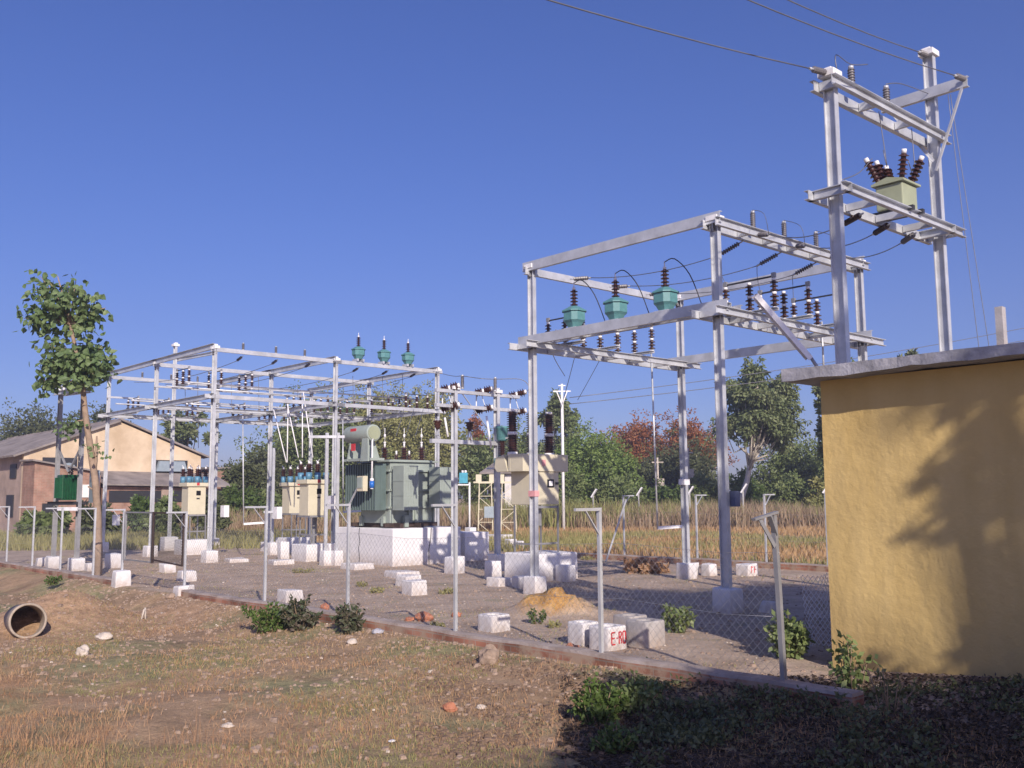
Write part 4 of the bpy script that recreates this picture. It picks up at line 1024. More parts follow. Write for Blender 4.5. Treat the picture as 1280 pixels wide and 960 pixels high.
blk(611, 790, 44, 768, 'single white concrete block standing alone just behind the near kerb', group=GW, hollow=True)
blk(513, 744, 34, 726, 'white block nearest the viewer of the stepped group before the transformer', group=GW)
blk(505, 733, 34, 719, 'flat white block at the middle of the stepped group before the transformer', group=GW)
blk(494, 722, 48, 714, 'low white slab at the back of the stepped group before the transformer', group=GW)
blk(439, 712, 44, 704, 'flat white slab lying at the left foot of the transformer block', group=GW)
blk(356, 753, 34, 737, 'white block standing behind the green bush at the kerb', group=GW)
blk(288, 703, 34, 698, 'thin white slab lying right of the front post of the left gantry', group=GW)
blk(343, 706, 38, 700, 'thin white slab in front of the cream breaker footing', group=GW)
blk(204, 716, 22, 704, 'small white block left of the pair behind the gate', group=GW)
blk(227, 727, 28, 713, 'white block behind the right gate footing', group=GW)
blk(351, 700, 15, 676, 'upright white block left of the cream breaker footing', group=GW)
blk(409, 704, 20, 678, 'upright white block beneath the near right post of the left gantry', group=GW)
blk(613, 724, 24, 701, 'white cube with a dark cable at the foot of the far frame post', group=GW)
blk(619, 733, 34, 722, 'low grey white slab lying before the frame footing', group=GW)
blk(648, 735, 24, 720, 'white trench cover block next to the slab before the frame', group=GW)
blk(704, 727, 26, 705, 'white block at the right front of the large breaker footing', group=GW)
blk(47, 708, 20, 697, 'low white block left of the far left poles', group=GW)
blk(109, 714, 18, 703, 'low white block right of the far left poles', group=GW)
blk(135, 710, 22, 691, 'white block in front of the far left corner post footing', group=GW)
blk(586, 678, 16, 658, 'upright white block carrying the thin white far post', group=GW)
blk(616, 677, 50, 668, 'long low white footing of the far lattice stands', group=GW, ax=2.2, ay=.8)
blk(646, 686, 14, 676, 'rounded white stone block right of the lattice footing', group=GW)
blk(636, 685, 16, 673, 'white block beside the rounded one near the lattice footing', group=GW)
blk(171, 679, 12, 675, 'tiny white slab in the weeds behind the left gantry', group=GW)
blk(866, 719, 15, 703, 'small white block right behind the back post footing of the right gantry', group=GW)
blk(885, 720, 20, 704, 'white block seen just left of the front post of the right gantry', group=GW)
o, X, Y_ = blk(932, 720, 28, 704, 'grey white block with faint red marks before the back kerb', group=GW)
def marks(parent, x, y0, z0, s, strokes, th=.012, sy=None, m_='red'):
    sy = sy or s
    q = MB()
    for pts in strokes:
        for (u0_, v0_), (u1_, v1_) in zip(pts[:-1], pts[1:]):
            q.bar((x, y0 + u0_ * sy, z0 + v0_ * s), (x, y0 + u1_ * sy, z0 + v1_ * s), th, .006, (1, 0, 0))
    return q.build('lettering', m_, parent)
marks(o, X / 2 * .985, -.06, .08, .16, [[(0, 0), (0, 1)], [(0, 1), (.4, .8)], [(.7, 0), (.7, 1)], [(.7, .5), (1.1, .5)]], .02)
o, X, Y_ = blk(905, 720, 14, 704, 'small white block with a red mark right of the front post of the right gantry', group=GW)
marks(o, X / 2 * .985, -.02, .08, .16, [[(0, 0), (0, 1)], [(0, 1), (.3, 1)]], .02)
GH = 'square concrete pit covers near the kerb'
blk(802, 809, 52, 775, 'large square concrete pit ring right of the lettered block', m_='concrete', hollow=True, group=GH)
blk(783, 792, 46, 769, 'concrete pit ring at the back of the group by the near kerb', m_='concrete', hollow=True, group=GH)
blk(724, 807, 42, 777, 'pale concrete pit ring left of the lettered block', m_='white', hollow=True, group=GH)
o, X, Y_ = blk(754, 813, 50, 782, 'white concrete pit ring lettered E-RO in red behind the near kerb', m_='white', hollow=True, group=GH)
ZH = (813 - 782) * gp(754, 813).y / F * .92
E_ = [[(.35, 0), (0, 0), (0, 1), (.35, 1)], [(0, .52), (.3, .52)]]
H_ = [[(.50, .50), (.62, .50)]]
R__ = [[(.75, .0), (.75, 1)], [(.75, .98), (.78, .98), (.90, 1), (1.0, .9), (.98, .66), (.84, .55), (.98, .36), (1.0, .0)]]
O_ = [[(1.15, .1), (1.15, .92), (1.22, 1), (1.38, 1), (1.42, .92), (1.42, .1), (1.36, 0), (1.2, 0), (1.15, .1)]]
marks(o, X / 2 * .988 + .004, -Y_ * .34, ZH * .27, ZH * .50, E_ + H_ + R__ + O_, .017, Y_ * .50)
blk(960, 766, 34, 752, 'pale rock lying in the shade left of the building', jit=.04, taper=.7)
# ------------------------------------------------------------------ far small devices
b_ = gp(587, 672)
t = thing('instrument_box', 'bright blue box on a bracket beside a thin white post far behind the frame', 'box', b_, 0)
zb_ = lambda py: zat(587, py, b_.y)
m_ = MB(); m_.cyl((0, 0, 0), (0, 0, zb_(603)), .05); m_.build('post', 'capwhite', t)
m_ = MB(); m_.box((-.3, 0, (zb_(604) + zb_(591)) / 2), (.42, .3, zb_(591) - zb_(604))); m_.build('box', 'cyan', t)
m_ = MB(); m_.box((-.3, 0, zb_(606)), (.6, .3, .06)); m_.cyl((-.35, 0, zb_(591)), (-.35, 0, zb_(588)), .06).cyl((-.2, 0, zb_(591)), (-.2, 0, zb_(588)), .06); m_.build('bracket', 'capwhite', t)
def lattice(px, pyb, pyt, w_, label, boxm=None):
    b_ = gp(px, pyb); H = zat(px, pyt, b_.y); t = thing('lattice_stand', label, 'lattice stand', b_, 0)
    m_ = MB()
    for sx_ in (-1, 1):
        for sy_ in (-1, 1): m_.bar((sx_ * w_, sy_ * w_ * .6, 0), (sx_ * w_ * .8, sy_ * w_ * .6, H), .045)
    n = 4
    for i in range(n):
        z0_, z1_ = H * i / n, H * (i + 1) / n; s_ = 1 if i % 2 else -1
        m_.bar((-s_ * w_, -w_ * .6, z0_), (s_ * w_, -w_ * .6, z1_), .03).bar((-w_, -w_ * .6, z1_), (w_, -w_ * .6, z1_), .03)
    m_.build('lattice', 'cream', t)
    m_ = MB(); m_.box((0, 0, H + .05), (w_ * 3.2, .4, .08)); m_.build('cross_arm', 'cream', t)
    m_ = MB(); m_.box((-w_ * .9, 0, H + .28), (.3, .3, .38)); m_.box((w_ * .9, 0, H + .28), (.3, .3, .38)); m_.build('device', 'cream', t)
    return t
lattice(636, 669, 604, .42, 'cream lattice stand with small devices seen between the far frame post and the large breaker')
l2 = lattice(607, 669, 604, .40, 'cream lattice stand with a grey box left of the far frame post')
m_ = MB(); m_.box((.2, -.4, zat(609, 640, gp(607, 669).y)), (.5, .3, .6)); m_.build('control_box', 'sheet', l2)
# operating rods
def oprod(px0, py0, px1, py1, Y, label, bracket=None):
    A_ = dp(px0, py0, Y); B_ = dp(px1, py1, Y); t = thing('operating_rod', label, 'rod', B_, SA, 'switch operating rods')
    m_ = MB(); m_.cyl((0, 0, -.02), Matrix.Rotation(-SA, 3, 'Z') @ (A_ - B_), .022, n=8); m_.build('tube', 'steel', t)
    bq = dp(*(bracket or (px1 + 30, py1 - 2)), Y + .3); m_ = MB(); m_.bar((0, 0, 0), Matrix.Rotation(-SA, 3, 'Z') @ (bq - B_), .07, .07); m_.build('bracket', 'capwhite', t)
    return t
oprod(814, 438, 822, 660, OA.y + 3.0, 'slim white vertical rod with bracket beside the back post of the right gantry')
oprod(303.5, 520, 304.5, 655, OB.y + 2, 'slim vertical rod between the front posts of the left gantry')
oprod(428.5, 525, 429, 640, OB.y + 2.5, 'slim vertical rod left of the round oil tank')
m_ = MB(); A_ = dp(1027, 402, W(aA2, bA3 - 1).y); m_.cyl((0, 0, 0), (0, 0, -1.2), .02); tag(m_.build('operating_rod', 'steel', None, A_), 'short slim rod hanging from the right gantry near the tower pole', 'rod')
# ------------------------------------------------------------------ conductors
def cat_pts(p, q, sag, n=14):
    return [Vector(p).lerp(Vector(q), i / n) - Vector((0, 0, sag * 4 * (i / n) * (1 - i / n))) for i in range(n + 1)]
def wire(label, p, q, sag=.1, r=.008, name='overhead_wire', cat='wire', group='thin overhead conductors', m_='wire', n=14):
    k = MB(); pts = cat_pts(p, q, sag, n); o_ = pts[0].copy(); k.tube([x - o_ for x in pts], r, 4)
    return tag(k.build(name, m_, None, o_), label, cat, group)
def poly_wire(label, pts, r=.008, group='jumper wires between the devices', m_='wire', cat='jumper wire'):
    k = MB(); P_ = [Vector(p) for p in pts]
    # smooth by Catmull-Rom
    out = []
    for i in range(len(P_) - 1):
        a = P_[max(i - 1, 0)]; b = P_[i]; c = P_[i + 1]; d = P_[min(i + 2, len(P_) - 1)]
        for t_ in (0, .25, .5, .75):
            out.append(.5 * ((2 * b) + (c - a) * t_ + (2 * a - 5 * b + 4 * c - d) * t_ ** 2 + (3 * b - a - 3 * c + d) * t_ ** 3))
    out.append(P_[-1]); o_ = out[0].copy(); k.tube([x - o_ for x in out], r, 4)
    return tag(k.build('jumper_wire', m_, None, o_), label, cat, group)
def strain(label, p, d, n=9, L_=.5, group='strain insulator strings', mt_='grins'):
    t = thing('strain_insulator', label, 'insulator string', p, 0, group); d = Vector(d).normalized()
    k = MB(); k.sheds(d * .12, d, L_, n, .022, .048, 8); k.build('disc_string', mt_, t)
    k = MB(); k.cyl((0, 0, 0), d * .12, .014, n=6).cyl(d * .11, d * (.2 + L_), .008, n=6).cyl(d * (.12 + L_), d * (.2 + L_), .02, n=6); k.build('clamp', 'steel', t)
    return Vector(p) + d * (.2 + L_)
LAT = [6.55, 7.85, 9.15]; ph = ['front', 'middle', 'rear']
for i, b in enumerate(LAT):
    pL = W(aA1 - .1, b, Z0 - .15); pR = W(aA2 + .15, b, Z0 - .2)
    e_l = strain('%s strain insulator string on the left beam of the right gantry' % ph[i], pL, (E1 * 1 + Vector((0, 0, -.12))), 8, .42)
    e_r = strain('%s strain insulator string on the left side of the right beam of the right gantry' % ph[i], pR, (-E1 + Vector((0, 0, -.3))), 8, .42)
    wire('%s conductor strung across the right gantry below its top beams' % ph[i], e_l, e_r, .12, .009)
    tb = bT + .75 + i * .8
    pQ = W(aA2 - .15, b, Z0 - .15); pT = W(aT, tb, zl - .12)
    d_ = (pT - pQ)
    e1_ = strain('%s insulator string leading from the right gantry up to the tower' % ph[i], pQ, d_ + Vector((0, 0, -.25)), 8, .42)
    e2_ = strain('%s dark insulator string under the lower beam of the tower' % ph[i], pT, -d_ + Vector((0, 0, -.7)), 8, .5, mt_='brown' if i < 2 else 'grins')
    wire('%s conductor between the right gantry and the tower' % ph[i], e1_, e2_, .12, .009)
    # jumpers under beams and small droppers
    poly_wire('%s jumper looping down from the right gantry conductor to its isolator' % ph[i], [e_r, e_r + Vector((0, 0, -.25)), OA + E1 * (LA - .53) + E2 * BI[i] + Vector((0, 0, Z1 + .68))], .007)
    poly_wire('%s jumper rising over the post insulator on the right gantry' % ph[i], [e1_, e1_ + Vector((-.1, -.1, .35)), W(aA2, b_of((941, 980, 1020)[i], aA2, Z0 + .2), Z0 + .38)], .006)
    ptx = W(a_of((718, 770, 832)[i], bA1 + .42, Z1 + .3), bA1 + .42, Z1 + 1.18)
    poly_wire('%s curved jumper at the top of a teal voltage transformer' % ['left', 'middle', 'right'][i], [ptx, ptx + E1 * .25 + Vector((0, 0, .02)), ptx + E1 * .6 + Vector((0, 0, -.35)), ptx + E1 * .72 + E2 * .2 + Vector((0, 0, -.95))], .011, m_='dark')
# thin lines through the left gantry
for i, y in enumerate((1.0, 2.3, 3.6, 5.6, 6.9, 8.2)):
    p_ = OB + E2 * y + Vector((0, 0, Z0 - .22)); q_ = p_ - E1 * SB * 2
    a_ = strain('string %s from the left on the front beam of the large left gantry' % ['first', 'second', 'third', 'fourth', 'fifth', 'sixth'][i], p_, -E1 + Vector((0, 0, -.25)), 6, .3)
    wire('%s conductor from the left strung through the large left gantry' % ['first', 'second', 'third', 'fourth', 'fifth', 'sixth'][i], a_, q_, .22, .011)
# white risers to the cream breakers
for i, (x0_, y0_, x1_, y1_) in enumerate(((342, 512, 358, 578), (360, 505, 359, 578), (359, 505, 373, 572), (378, 500, 378, 572), (379, 490, 391, 572))):
    A_ = dp(x0_, y0_, 34.5); B_ = dp(x1_, y1_, 34.0)
    k = MB(); k.tube([A_ - B_, Vector((0, 0, 0))], .022, 5); tag(k.build('riser_wire', 'capwhite', None, B_), '%s pale riser wire from the left above the cream breakers' % ['first', 'second', 'third', 'fourth', 'fifth'][i], 'riser wire', 'pale riser wires')
# lines down from the left post of the right gantry
A1t = OA + Vector((0, 0, Z1))
poly_wire('dark cable slanting down left of the front left post of the right gantry', [dp(695, 412, 22), dp(690, 440, 23), dp(706, 470, 26)], .01)
wire('thin cable slanting from the right gantry down toward the large breaker, upper one', dp(722, 432, 22.5), dp(700, 515, 24.5), .02, .008)
wire('thin cable slanting from the right gantry down to the breaker, lower one', dp(758, 434, 22.5), dp(722, 500, 26), .02, .008)
# incoming lines to the tower
far = -E2 * 45
tops = [(W(aT, bT, zt1 + .0), 'left incoming overhead line ending on the left tower pole'), (W(aT - .58, bT + LT, zx + .05), 'middle incoming overhead line ending on the tower cross arm'), (W(aT, bT + LT, zt2 - .05), 'right incoming overhead line ending at the top of the taller tower pole')]
targ = [dp(685, 0, 9.6), dp(935, 0, 10.4), dp(985, 0, 11.2)]
for (p_, lb), tg in zip(tops, targ):
    d_ = (tg - p_); L_ = d_.length
    e_ = strain('string at the tower end of the ' + lb.split(' ending')[0], p_, d_, 6, .3)
    dd = (tg - e_)
    # continue beyond the frame to a far support, on a shallow catenary
    k = MB(); pts = []
    for i in range(30):
        s_ = i / 29 * 6.5; P_ = e_ + dd * s_; P_.z += .02 * (s_ * dd.length) ** 2 * .25 - .02 * .25 * dd.length ** 2 * s_; pts.append(P_ - e_)
    k.tube(pts, .010, 4); tag(k.build('overhead_wire', 'wire', None, e_), lb, 'wire', 'incoming overhead lines')
poly_wire('jumper curling from the left insulator on the tower top', [W(aT, bT + .2, zb1 + .2), W(aT, b_of(1065, aT, zb1) - .4, zb1 + .42), W(aT, b_of(1065, aT, zb1), zb1 + .40), W(aT, b_of(1065, aT, zb1) + .5, zb1 + .55)], .008)
poly_wire('jumper curling from the middle insulator on the tower top', [W(aT, b_of(1109, aT, zb1), zb1 + .40), W(aT, b_of(1109, aT, zb1) + .5, zb1 + .55), W(aT, LT + bT - .1, zb1 + .65)], .008)
poly_wire('long jumper dropping to the box transformer bushings on the tower', [W(aT, b_of(1098, aT, zb1), zb1 - .1), W(aT, b_of(1105, aT, zb1), zb1 - .9), RC + Vector((-.2, -.1, .95))], .007)
poly_wire('right jumper dropping to the box transformer on the tower', [W(aT, b_of(1139, aT, zb1), zb1 - .1), W(aT, b_of(1140, aT, zb1), zb1 - .9), RC + Vector((.25, .1, .85))], .007)
poly_wire('jumper from the box transformer down to the left tower pole', [RC + Vector((-.45, -.3, .75)), RC + Vector((-.8, -.7, .4)), W(aT, bT + .2, zl + .25)], .007)
for i, (x_, lb) in enumerate(((1201, 'left of the two stay wires right of the tower'), (1206, 'right of the two stay wires right of the tower'))):
    wire(lb, dp(1185 + i * 3, 118, 15.2), dp(1228 + i * 14, 470, 15.6), .03, .006)
# long lines to the far poles
wire('upper distant power line crossing behind the right gantry', dp(712, 497, 60), dp(1400, 385, 75), .5, .022, n=20)
wire('lower distant power line crossing behind the right gantry', dp(712, 505, 60), dp(1400, 402, 75), .5, .022, n=20)
poly_wire('looping line over the top of the small frame', [dp(540, 464, 38), dp(566, 470, 32), dp(578, 470, 27), dp(600, 473, 27), dp(619, 474, 27), dp(650, 474, 27), dp(661, 483, 27), dp(657, 492, 27)], .01)

# extra thin stands between the left gantry and the transformer
def stand(label, pxs, pyb, pyt, arms, m_='steel'):
    base = gp(pxs[0], pyb); t = thing('isolator_stand', label, 'steel stand', base)
    Rl = Matrix.Rotation(-SA, 3, 'Z')
    for px in pxs:
        p = Rl @ (gp(px, pyb) - base); h = zat(px, pyt, base.y)
        k = MB(); k.chan((p.x, p.y, -.1), (p.x, p.y, h), .10, .05, .008, (0, 1, 0)); k.build('post', m_, t)
        k = MB(); k.box((p.x, p.y, .2), (.3, .3, .5), 0, .9); k.build('footing', 'white', t, bevel=.02)
    for x0, x1, py in arms:
        A_ = Rl @ (dp(x0, py, base.y) - base); B_ = Rl @ (dp(x1, py, base.y) - base); k = MB(); k.bar(A_, B_, .09, .08); k.build('cross_arm', m_, t)
    return t
stand('thin twin post stand just left of the transformer with a short cross arm', (407, 421), 707, 541, ((386, 431, 546),))
stand('short dark stand in front of the cream breaker with a red tipped lever', (392,), 700, 607, ((375, 404, 608),), 'steel_dull')
stand('low stand beside the centre right post of the left gantry', (340,), 694, 560, ((330, 352, 640),))
for i, (px, py, Y, lb) in enumerate(((281, 639, OB.y + 4, 'small white box on the second row post of the left gantry'), (347, 641, OB.y + 3, 'small white box on a post left of the cream breakers'), (415, 628, OB.y - .5, 'small white box on the near right post of the left gantry'), (145, 650, OB.y + 8, 'small white box on the far left corner post of the left gantry'))):
    p = dp(px, py, Y); k = MB(); k.box((0, 0, 0), (.28, .2, .42)); tag(k.build('switch_box', 'capwhite', None, p, SA), lb, 'switch box')
for i, px in enumerate((499, 511, 523)):
    wire(['left', 'middle', 'right'][i] + ' thin riser from the transformer bushings to the beam above', dp(px - 4, 545, TC.y + 1.5), dp(px + 6, 512, TC.y + 5), .02, .009)
# droppers and busbars inside the left gantry
for i, (px, y0, y1, Y) in enumerate(((231, 462, 520, 36), (247, 470, 560, 38), (289, 478, 520, 37), (323, 470, 518, 40), (372, 480, 520, 37), (441, 470, 512, 36), (478, 470, 540, 37), (503, 468, 520, 38))):
    wire('%s thin vertical dropper from the left inside the left gantry' % ['first', 'second', 'third', 'fourth', 'fifth', 'sixth', 'seventh', 'eighth'][i], dp(px, y0, Y), dp(px + 1, y1, Y), 0, .010, 'dropper_wire', 'dropper wire', 'vertical droppers in the left gantry')
for i, (j, z_) in enumerate(((0.33, 5.95), (.66, 5.95), (1.33, 5.7), (1.66, 5.7))):
    p_ = OB - E1 * (SB * j) + Vector((0, 0, z_)); k = MB(); k.cyl((0, -.3, 0), (0, DB * 2 + .3, 0), .03, n=6)
    tag(k.build('busbar_tube', 'steel', None, p_, SA), '%s horizontal busbar tube from the front of the left gantry' % ['first', 'second', 'third', 'fourth'][i], 'busbar', 'busbar tubes in the left gantry')
rnd = random.Random(11)
def rv(s=1.0): return Vector((rnd.uniform(-s, s), rnd.uniform(-s, s), rnd.uniform(-s, s)))
def inball():
    while True:
        v = rv()
        if v.length <= 1: return v
def leafquad(mb, c, L_, w_, n=None, droop=0.0, six=False):
    d = rv().normalized() if n is None else (n + rv(.7)).normalized()
    d.z -= droop; d.normalize()
    s = d.cross(rv()).normalized() * (w_ / 2); k = len(mb.v)
    if six:
        up = d.cross(s).normalized() * (w_ * .12)
        mb.v += [tuple(c), tuple(c + d * L_ * .25 + s * 1.0), tuple(c + d * L_ * .6 + s * .75), tuple(c + d * L_), tuple(c + d * L_ * .6 - s * .75), tuple(c + d * L_ * .25 - s), tuple(c + d * L_ * .4 + up)]
        for q in ((0, 1, 6), (1, 2, 6), (2, 3, 6), (3, 4, 6), (4, 5, 6), (5, 0, 6)): mb.face([k + i for i in q])
    else:
        mb.v += [tuple(c), tuple(c + d * L_ * .5 + s), tuple(c + d * L_), tuple(c + d * L_ * .5 - s)]
        mb.face([k, k + 1, k + 2, k + 3])
def clump(mb, c, r, n, L_, w_, shell=.45, droop=.2, flat=.8, six=False):
    for _ in range(n):
        v = inball(); l = max(v.length, .01); v = v / l * (shell + (1 - shell) * rnd.random()) * (1 if rnd.random() < .8 else rnd.random())
        p = c + Vector((v.x * r, v.y * r, v.z * r * flat))
        leafquad(mb, p, L_ * rnd.uniform(.6, 1.3), w_ * rnd.uniform(.7, 1.2), v, droop, six)
def tree(name, label, px, ytop, w_px, Y, mt, cat='tree', ncl=26, per=170, leaf=.34, botfrac=.22, bark='barkd', px0=None, group=None, droop=.2, fill=.46, trunkr=.22, multi=1, ell=1.0, topy=None):
    px0 = px if px0 is None else px0
    base = dp(px0, 620, Y); base.z = gz(base.x, base.y)
    topz = dp(px, ytop, Y).z; H = topz - base.z; Wd = w_px * Y / F
    cx = dp(px, 620, Y).x - base.x
    t = thing(name, label, cat, base, 0, group)
    zc0 = H * botfrac; ch = H - zc0
    lv = MB(); tr = MB(); cl = []
    for i in range(ncl):
        for _ in range(30):
            v = inball(); ok = True
            v = v * .95
            if v.z < -.5 and rnd.random() < .5: continue
            c = Vector((cx + v.x * Wd * .5 * (1 - fill * .6), v.y * Wd * .42 * (1 - fill * .6), zc0 + ch * (.5 + v.z * .5 * (1 - fill * .55))))
            if all((c - o[0]).length > .55 * fill * Wd * .5 for o in cl): break
        r = Wd * .5 * fill * rnd.uniform(.7, 1.25)
        r = min(r, ch * .3)
        cl.append((c, r)); clump(lv, c, r, int(per * 1.9 * rnd.uniform(.7, 1.3)), leaf, leaf * .55, .35, droop, .8 * ell)
        # stray sprigs break the outline
        for _ in range(3):
            c2 = c + (c - Vector((cx, 0, zc0 + ch * .5))).normalized() * r * rnd.uniform(.7, 1.1) + rv(r * .5); clump(lv, c2, r * .35, per // 6, leaf * .8, leaf * .45, .2, droop)
    for s_ in range(multi):
        off = Vector((rnd.uniform(-.3, .3), rnd.uniform(-.3, .3), 0)) * (multi > 1)
        mid = Vector((cx * .5, 0, zc0 * .9)) + off * 2; up = Vector((cx, 0, zc0 + ch * .5)) + off * 3
        tr.tube([off + Vector((0, 0, -.3)), off + mid * .5 + Vector((rnd.uniform(-.1, .1), 0, 0)), mid, (mid + up) / 2 + rv(.2), up, up + Vector((0, 0, ch * .3))], [trunkr * k for k in (1.15, .95, .8, .6, .4, .12)], 8)
        for c, r in cl:
            if rnd.random() < .55: tr.tube([mid.lerp(up, rnd.uniform(.0, .8)), mid.lerp(c, .55) + rv(.15) * r, c], [trunkr * .38, trunkr * .22, trunkr * .06], 5)
    tr.build('trunk', bark, t); lv.build('crown', mt, t)
    return t
G1 = 'trees behind the old factory'
tree('leafy_tree', 'dark olive tree behind the left end of the factory roof', 22, 507, 110, 88, 'ldark', ncl=22, per=150, group=G1)
tree('leafy_tree', 'olive tree above the left slope of the factory roof', 72, 504, 90, 90, 'ldark', ncl=20, per=150, group=G1)
tree('leafy_tree', 'narrow pointed tree top just right of the near broadleaf trunk', 124, 498, 46, 92, 'ldark', ncl=14, per=130, group=G1)
tree('leafy_tree', 'low rounded tree top behind the factory gable between the gantry posts', 165, 508, 40, 92, 'ldark', ncl=12, per=120, group=G1)
tree('leafy_tree', 'loose tree with sky showing through above the right end of the factory', 232, 489, 76, 86, 'leuc', ncl=18, per=90, leaf=.45, fill=.28, group=G1)
G2 = 'trees massed behind the transformer'
tree('leafy_tree', 'dark bushy tree at the right corner of the factory', 322, 556, 86, 84, 'ldark', botfrac=.0, ncl=22, per=180, group=G2)
tree('leafy_tree', 'bushy dark tree beside the brick shed', 303, 566, 52, 70, 'ldark', botfrac=.0, ncl=20, per=180, group=G2)
tree('leafy_tree', 'low green tree left of the big olive mass', 352, 528, 90, 92, 'lmid', botfrac=.0, ncl=24, per=180, group=G2)
tree('leafy_tree', 'broad green tree behind the right bay of the left gantry', 402, 492, 130, 88, 'lmid', botfrac=.05, ncl=50, per=220, fill=.40, group=G2)
tree('leafy_tree', 'tall light olive tree right behind the round oil tank', 470, 480, 140, 92, 'lolive', botfrac=.05, ncl=60, per=230, fill=.40, group=G2)
tree('leafy_tree', 'light olive tree behind the transformer bushings', 536, 484, 120, 96, 'lolive', botfrac=.05, ncl=54, per=230, fill=.40, group=G2)
tree('leafy_tree', 'small rust coloured tree behind the small isolator frame', 594, 509, 48, 104, 'lred', botfrac=.1, ncl=14, per=150, group=G2)
tree('leafy_tree', 'dark green tree between the two posts of the isolator frame', 612, 530, 90, 90, 'lmid', botfrac=.0, ncl=26, per=180, group=G2)
tree('leafy_tree', 'green tree behind the brown bushings of the large breaker', 655, 524, 80, 92, 'lmid', botfrac=.0, ncl=22, per=170, group=G2)
tree('eucalyptus_tree', 'tall loose grey green tree behind the thin lattice topped pole', 694, 478, 78, 88, 'leuc', botfrac=.12, ncl=26, per=90, leaf=.45, fill=.26, bark='barkw')
tree('leafy_tree', 'bright feathery green tree right of the large cream breaker', 742, 541, 128, 82, 'lbright', botfrac=-.05, ncl=56, per=200, leaf=.30, fill=.38)
tree('leafy_tree', 'rust red tree left of the back gantry post', 800, 519, 88, 104, 'lred', botfrac=.3, ncl=24, per=170, group='rust red trees')
tree('leafy_tree', 'rust red and green tree right of the back gantry post', 862, 522, 88, 100, 'lred', botfrac=.35, ncl=24, per=170, group='rust red trees')
tree('leafy_tree', 'dark green tree below the rust red crowns', 850, 556, 130, 92, 'ldark', botfrac=-.05, ncl=36, per=180)
tree('leafy_tree', 'dark tree below the left rust red crown', 795, 572, 70, 90, 'ldark', botfrac=-.05, ncl=20, per=170)
tree('eucalyptus_tree', 'tall eucalyptus with white leaning trunk left of the yellow building', 952, 440, 116, 74, 'leuc', botfrac=.27, ncl=52, per=150, leaf=.34, fill=.25, bark='barkw', px0=917, droop=.7, trunkr=.26)
tree('leafy_tree', 'dark rounded tree between the eucalyptus and the yellow building', 985, 548, 100, 86, 'lmid', botfrac=-.05, ncl=30, per=180)
tree('leafy_tree', 'low tree touching the edge of the yellow building', 1030, 556, 70, 84, 'lmid', botfrac=-.05, ncl=22, per=160)
tree('leafy_tree', 'small tree top above the roof slab right of the tower pole', 1077, 436, 56, 60, 'lmid', botfrac=.3, ncl=20, per=110, leaf=.35)
tree('leafy_tree', 'sparse tree top peeping over the roof by the slanted arm', 1040, 448, 40, 64, 'leuc', botfrac=.3, ncl=14, per=80, leaf=.35)
tree('leafy_tree', 'tiny sparse tree top above the middle of the roof slab', 1142, 428, 34, 70, 'leuc', botfrac=.6, ncl=12, per=60, leaf=.4, fill=.24)
G3 = 'low green bushes at the far edge of the dry field'
for i, (px, yt, w_, Y, mt_, lb) in enumerate(((672, 590, 60, 80, 'lfern', 'below the thin lattice topped pole'), (715, 585, 50, 76, 'lmid', 'at the foot of the feathery tree'), (770, 598, 60, 78, 'lmid', 'below the left rust red tree'), (830, 600, 60, 80, 'lfern', 'behind the back gantry post'), (880, 596, 50, 80, 'lmid', 'left of the front gantry post'), (935, 590, 60, 76, 'lfern', 'under the white eucalyptus trunk'), (985, 592, 60, 78, 'lmid', 'right of the eucalyptus'), (1025, 585, 40, 76, 'lolive', 'beside the yellow wall edge'), (300, 606, 60, 66, 'lfern', 'right of the factory wall'), (345, 612, 60, 70, 'lmid', 'behind the left gantry centre row'), (405, 618, 70, 76, 'lmid', 'behind the cream breakers'), (178, 612, 34, 56, 'lfern', 'climbing by the factory brick wall'), (205, 622, 40, 54, 'lmid', 'before the factory between gantry posts'), (60, 640, 60, 52, 'lmid', 'before the factory left annex'), (120, 636, 60, 52, 'ldark', 'behind the broadleaf tree foot'), (262, 620, 40, 56, 'ldark', 'before the factory right corner'))):
    tree('bush', 'low leafy bush ' + lb, px, yt, w_, Y, mt_, 'bush', ncl=12, per=130, leaf=.35, botfrac=-.1, group=G3, trunkr=.08)
